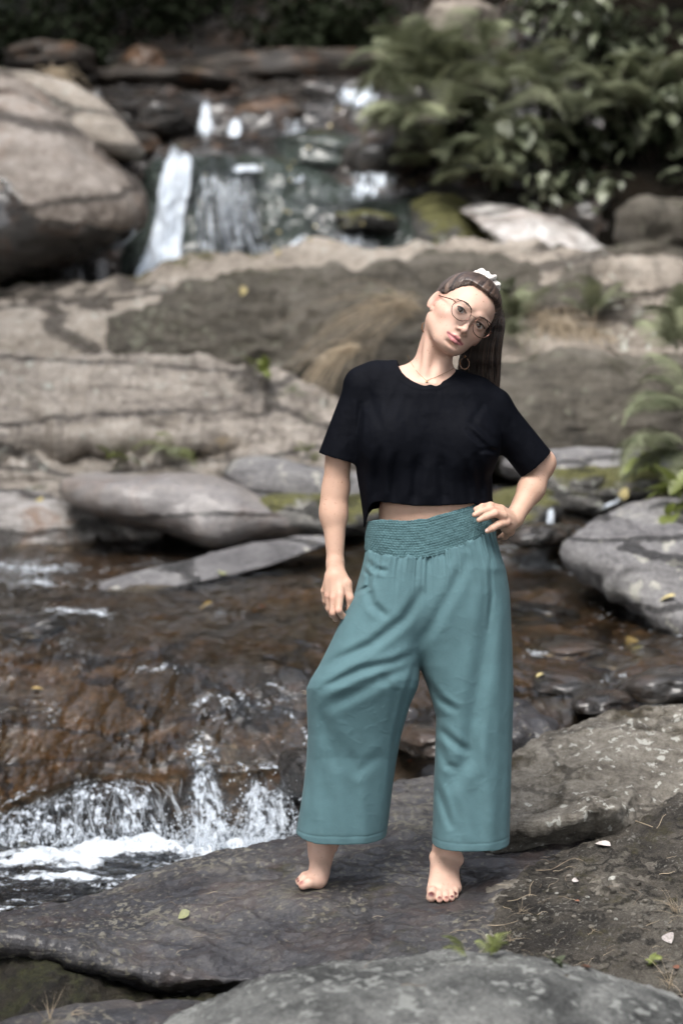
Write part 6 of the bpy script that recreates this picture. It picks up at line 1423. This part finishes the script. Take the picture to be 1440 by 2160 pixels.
def hair_mat():
    t = NT('brown hair'); at = t.n('Attribute', attribute_name='tone'); oi = t.math('ADD', t.math('MULTIPLY', (at, 2), .34), .42)
    c = t.ramp(oi, [(.3, (.022, .014, .012)), (.5, (.060, .038, .028)), (.7, (.16, .105, .078))])
    bs = t.n('BsdfPrincipled', {'Base Color': c, 'Roughness': .38, 'Specular IOR Level': .7, 'Coat Weight': .15, 'Coat Roughness': .3})
    return t.out(bs)
M['hair'] = hair_mat()
hair = world_obj('hair', V, Q, M['hair'], person, attrs={'tone': tn}); tones = []
r = np.random.default_rng(77); paths, rr = [], []
while len(paths) < 3600:
    d = r.normal(size=3); d /= np.linalg.norm(d); p0 = cen + d * rad
    yh = itp(p0[2], YHL)
    if p0[1] > yh or p0[2] < -4.4: continue
    if len(paths) < 2200 and p0[1] < yh - 1.2: continue      # dense along the hairline
    w0 = math.acos(np.clip(d @ bd, -1, 1))
    if w0 < .15: continue
    s = np.linspace(0, 1, 11); n = (np.sin((1 - s) * w0)[:, None] * d + np.sin(s * w0)[:, None] * bd) / math.sin(w0)
    lift = 1 + (.010 + .016 * r.random()) * np.sin(np.pi * np.clip(s * 1.05, 0, 1)) ** .6 + .004 * r.normal() * np.sin(s * 6)
    eg = np.clip((yh - p0[1]) / 2.4, 0, 1); p = cen + n * rad * (lift - .090 * (1 - eg) ** 2 * (1 - s) ** 5)[:, None]
    ph_ = np.arctan2(d @ e2, d @ e1); tones.append(float(tone(np.array([ph_]), np.array([d @ bd]))[0]) + .55 * r.normal())
    paths.append(hw_arr(p)); rr.append(np.full(11, .0009) * np.linspace(.45, 1.1, 11))
# ponytail
bw = HW(*BUN)
for i in range(1500):
    a = r.normal(size=3) * np.array([.010, .010, .010]); t = r.random()
    ex = 958 + 94 * t ** .85; ey = 846 + r.normal() * 22 - 14 * abs(t - .5) + (8 if t > .8 else 0)
    yy = 5.262 + .075 * r.random()
    m1 = bw + HM @ np.array([.010, -.050, .004]) + a * 1.4
    m2 = np.array(P(1002 + 56 * t + r.normal() * 2.5, 668, yy + .01)); m3 = np.array(P(974 + 80 * t + r.normal() * 2, 745, yy))
    e = np.array(P(ex, ey, yy + .01))
    paths.append(spline([bw + a, m1, m2, m3, e], 14)); rr.append(np.array([1] * 10 + [.9, .75, .5, .25]) * .0009); tones.append(.35 * math.sin(t * 41) * math.sin(t * 17 + 1) + .35 * r.normal() + .7 * t - .55)
# fly-aways
for i in range(40):
    d = r.normal(size=3); d[2] = abs(d[2]); d /= np.linalg.norm(d); p0 = cen + d * rad
    if p0[1] > itp(p0[2], YHL): continue
    w0 = math.acos(np.clip(d @ bd, -1, 1)); s = np.linspace(0, 1, 9)
    n = (np.sin((1 - s * .6) * w0)[:, None] * d + np.sin(s * .6 * w0)[:, None] * bd) / math.sin(w0)
    paths.append(hw_arr(cen + n * rad * (1 + .07 * np.sin(s * 3)[:, None]))); rr.append(np.full(9, .00022)); tones.append(.4)
V, Q = tubes(paths, rr, 3); tv = np.concatenate([np.full(len(a_) * 3, b_) for a_, b_ in zip(paths, tones)]); st = world_obj('strands', V, Q, M['hair'], person, attrs={'tone': tv}); st.parent = hair; st.location = (0, 0, 0); st['kind'] = 'stuff'
# child vertices were built relative to the person; hair sits at the same origin
# scrunchie
def scr_mat():
    t = NT('printed white cotton'); vo = t.n('TexVoronoi', {'Vector': t.coords(), 'Scale': 85}); c = t.ramp(vo, [(.16, (.16, .14, .13)), (.24, (.74, .70, .66))])
    return t.out(t.n('BsdfPrincipled', {'Base Color': c, 'Roughness': .8}))
M['scrunchie'] = scr_mat()
ax = HM @ (bd / np.linalg.norm(bd)); e1w = HM @ e1; e2w = HM @ e2; nu, nv = 110, 22
bw2 = HW(*(BUN + bd * 1.0)); U_, V_ = np.meshgrid(np.arange(nu) / nu * 2 * np.pi, np.arange(nv) / nv * 2 * np.pi, indexing='ij')
tr_ = .0145 * (1 + .20 * np.sin(U_ * 11 + 1.3 * np.sin(V_ * 2)) + .2 * np.sin(U_ * 7 + V_)); Rr_ = .029 + tr_ * np.cos(V_)
pv = bw2 + Rr_[..., None] * (np.cos(U_)[..., None] * e1w + np.sin(U_)[..., None] * e2w) + (tr_ * np.sin(V_))[..., None] * ax
ii, jj = np.meshgrid(np.arange(nu), np.arange(nv), indexing='ij'); a = ii * nv + jj; b = ((ii + 1) % nu) * nv + jj; c2 = ((ii + 1) % nu) * nv + (jj + 1) % nv; d2 = ii * nv + (jj + 1) % nv
world_obj('scrunchie', pv.reshape(-1, 3), np.stack([a, b, c2, d2], -1).reshape(-1, 4), M['scrunchie'], person)

# ------------------------------------------------------------------ eyes, brows, lashes, teeth
M['eye'] = None
def eye_mat():
    t = NT('eye'); at = t.n('Attribute', attribute_name='r')
    c = t.ramp((at, 2)[0].outputs[2], [(.16, (.004, .004, .004)), (.19, (.03, .016, .009)), (.47, (.040, .022, .013)), (.53, (.015, .010, .008)), (.58, (.50, .46, .44))])
    return t.out(t.n('BsdfPrincipled', {'Base Color': c, 'Roughness': .1, 'Coat Weight': .1}))
M['eye'] = eye_mat()
Vi, Ti = ico(4)
for s in (-1, 1):
    c0 = np.array([s * 3.13, 6.78, -.05]); g = np.array([-.27, .95, .02]); g /= np.linalg.norm(g)    # looks back at the camera
    rr_ = np.degrees(np.arccos(np.clip(Vi @ g, -1, 1))) / 60
    world_obj('eye', hw_arr(Vi * 1.2 + c0), Ti, M['eye'], person, attrs={'r': rr_})
M['brow'] = simple_mat('brow hair', (.05, .032, .024), .6, .2, 50)
M['lash'] = simple_mat('lashes', (.012, .009, .008), .5, .1, 50)
face_bvh = body_bvh
def on_face(x, z, lift=.05):
    o0 = Vector(HW(x, 14, z)); d = Vector(HW(x, 0, z) - HW(x, 14, z)).normalized(); h = face_bvh.ray_cast(o0, d)
    return np.array(h[0] - d * lift * .01) if h[0] is not None else HW(x, 8, z)
ps, rr = [], []
for s in (-1, 1):
    for i in range(95):
        t = r.random(); x = 1.25 + 3.9 * t; z = 1.55 + .62 * math.sin(min(1, t * 1.25) * 1.9) - .45 * max(0, t - .6) / .4 + r.normal() * .13 * (1 - .6 * t)
        dx = .42; p = [on_face(s * x, z, .03), on_face(s * (x + dx * .5), z + .14 * (1 - t), .09), on_face(s * (x + dx), z + .13 - .22 * t, .05)]
        ps.append(spline(p, 5)); rr.append(np.full(5, .00055) * np.array([1, 1, 1, .7, .3]))
V, Q = tubes(ps, rr, 3); world_obj('eyebrows', V, Q, M['brow'], person)
ps, rr = [], []
for s in (-1, 1):
    up_ = [np.array([s * 3.12 + 1.42 * math.cos(a), 6.78 + 1.30 * math.sqrt(max(.05, 1 - (1.42 * math.cos(a) / 1.9) ** 2)), -.05 + .64 * math.sin(a) + .04]) for a in np.linspace(.12, math.pi - .12, 14)]
    ps.append(hw_arr(up_)); rr.append(np.full(14, .0012) * (.5 + np.sin(np.linspace(.2, 2.9, 14))))
    for a in np.linspace(.2, math.pi - .2, 26):
        p0 = np.array([s * 3.12 + 1.42 * math.cos(a), 6.78 + 1.30 * math.sqrt(max(.05, 1 - (1.42 * math.cos(a) / 1.9) ** 2)), -.0 + .64 * math.sin(a)])
        ps.append(hw_arr(spline([p0, p0 + [.12 * math.cos(a), .38, .06], p0 + [.25 * math.cos(a), .62, .30]], 5))); rr.append(np.full(5, .0003) * np.array([1, .9, .8, .5, .2]))
    lw = [np.array([s * 3.12 + 1.36 * math.cos(a), 6.80 + 1.28 * math.sqrt(max(.05, 1 - (1.42 * math.cos(a) / 1.9) ** 2)), -.06 - .58 * math.sin(a)]) for a in np.linspace(.2, math.pi - .2, 12)]
    ps.append(hw_arr(lw)); rr.append(np.full(12, .00022))
V, Q = tubes(ps, rr, 4); world_obj('eyelashes', V, Q, M['lash'], person)
M['tooth'] = simple_mat('teeth', (.68, .62, .55), .25, .05, 50)
VV, QQ = [], []
for i in range(8):
    x = -1.05 + .3 * i; Vt, Tt = ico(2); VV.append(hw_arr(Vt * np.array([.16, .14, .24]) + np.array([x, 8.08 - .10 * x * x, -6.46]))); QQ.append(Tt + i * len(Vt))
world_obj('teeth', np.concatenate(VV), np.concatenate(QQ), M['tooth'], person)

# ------------------------------------------------------------------ glasses, jewellery
def metal(name, c, rough=.25):
    t = NT(name); return t.out(t.n('BsdfPrincipled', {'Base Color': c, 'Metallic': 1.0, 'Roughness': rough}))
M['wire'] = metal('copper brown wire', (.17, .09, .07)); M['gold'] = metal('thin gold', (.62, .44, .24)); M['tort'] = simple_mat('tortoiseshell', (.05, .02, .01), .2, .8, 400, coat=.8, col2=(.25, .10, .03))
t = NT('spectacle lens'); fr = t.n('Fresnel', {'IOR': 1.35}); M['lens'] = t.out(t.n('MixShader', {0: fr, 1: t.n('BsdfTransparent', {'Color': (.97, .97, .97)}), 2: t.n('BsdfGlossy', {'Roughness': .02})}))
gl = empty('glasses', person.location); gl.parent = person; gl.location = (0, 0, 0)
def child(name, V, Q, m): o = world_obj(name, V, Q, m, person); o.parent = gl; return o
for s in (-1, 1):
    a = np.linspace(0, 2 * math.pi, 41); R_ = 2.55 * (1 + .012 * np.cos(6 * a)); cx_, cz_ = s * 3.45, -.35
    ring = np.stack([cx_ + R_ * np.cos(a), 9.75 - .035 * (s * (cx_ + R_ * np.cos(a))) ** 2 * .6 + .1, cz_ + R_ * .93 * np.sin(a)], -1)
    V, Q = tubes([hw_arr(ring)], [np.full(41, .0011)], 6); child('rim', V, Q, M['wire'])
    n = 40; cc = ring[:-1].mean(0); Vl = np.concatenate([hw_arr(ring[:-1]), hw_arr(cc[None] + [0, .12, 0])]); Tl = np.stack([np.arange(n), (np.arange(n) + 1) % n, np.full(n, n)], -1)
    child('lens', Vl, Tl, M['lens'])
    V, Q = tubes([hw_arr(spline([[s * 5.85, 9.1, .35], [s * 6.5, 8.7, .55], [s * 7.1, 6.5, .5], [s * 7.5, 2.0, .5], [s * 7.65, -1.2, .6], [s * 7.6, -2.8, -1.2]], 20))], [np.full(20, .0014)], 6); child('temple', V, Q, M['wire'])
    V, Q = tubes([hw_arr(spline([[s * 1.15, 9.5, -.9], [s * 1.0, 9.0, -1.3], [s * 1.25, 8.6, -1.7]], 8))], [np.full(8, .0004)], 5); child('nose_pad', V, Q, M['wire'])
V, Q = tubes([hw_arr(spline([[-1.15, 9.72, .15], [-.5, 10.0, .42], [.5, 10.0, .42], [1.15, 9.72, .15]], 10))], [np.full(10, .0007)], 6); child('bridge', V, Q, M['wire'])
for px, py, Yy in ((900, 676, 5.19), (980, 752, 5.20)):
    e = empty('earring', person.location); e.parent = person; e.location = (0, 0, 0)
    c0 = np.array(P(px, py, Yy)); Vb, Tb = ico(3)
    o = world_obj('bead', Vb * .0042 + c0, Tb, M['tort'], person); o.parent = e
    a = np.linspace(.55, 5.73, 30) + math.pi / 2; ring = np.stack([c0[0] - .001 + .0125 * np.cos(a), c0[1] + .004 * np.sin(a), c0[2] - .019 + .0155 * np.sin(a)], -1)
    V, Q = tubes([ring], [np.full(30, .0019)], 6); o = world_obj('hoop', V, Q, M['tort'], person); o.parent = e
ne = empty('necklace', person.location); ne.parent = person; ne.location = (0, 0, 0)
pts = [on_body(x, y, .0012) for x, y in [(859, 748), (864, 760), (872, 774), (882, 787), (892, 797), (899, 803)]] + [on_body(x, y, .0012) for x, y in [(908, 800), (920, 795), (934, 788), (945, 783), (955, 777)]]
V, Q = tubes([spline(pts, 50)], [np.full(50, .00055)], 5); o = world_obj('chain', V, Q, M['gold'], person); o.parent = ne
pp = on_body(899, 806, .002); V, T = blob_arr(pp, (.0035, .0015, .0025), 3, sub=2); o = world_obj('pendant', V, T, M['gold'], person); o.parent = ne
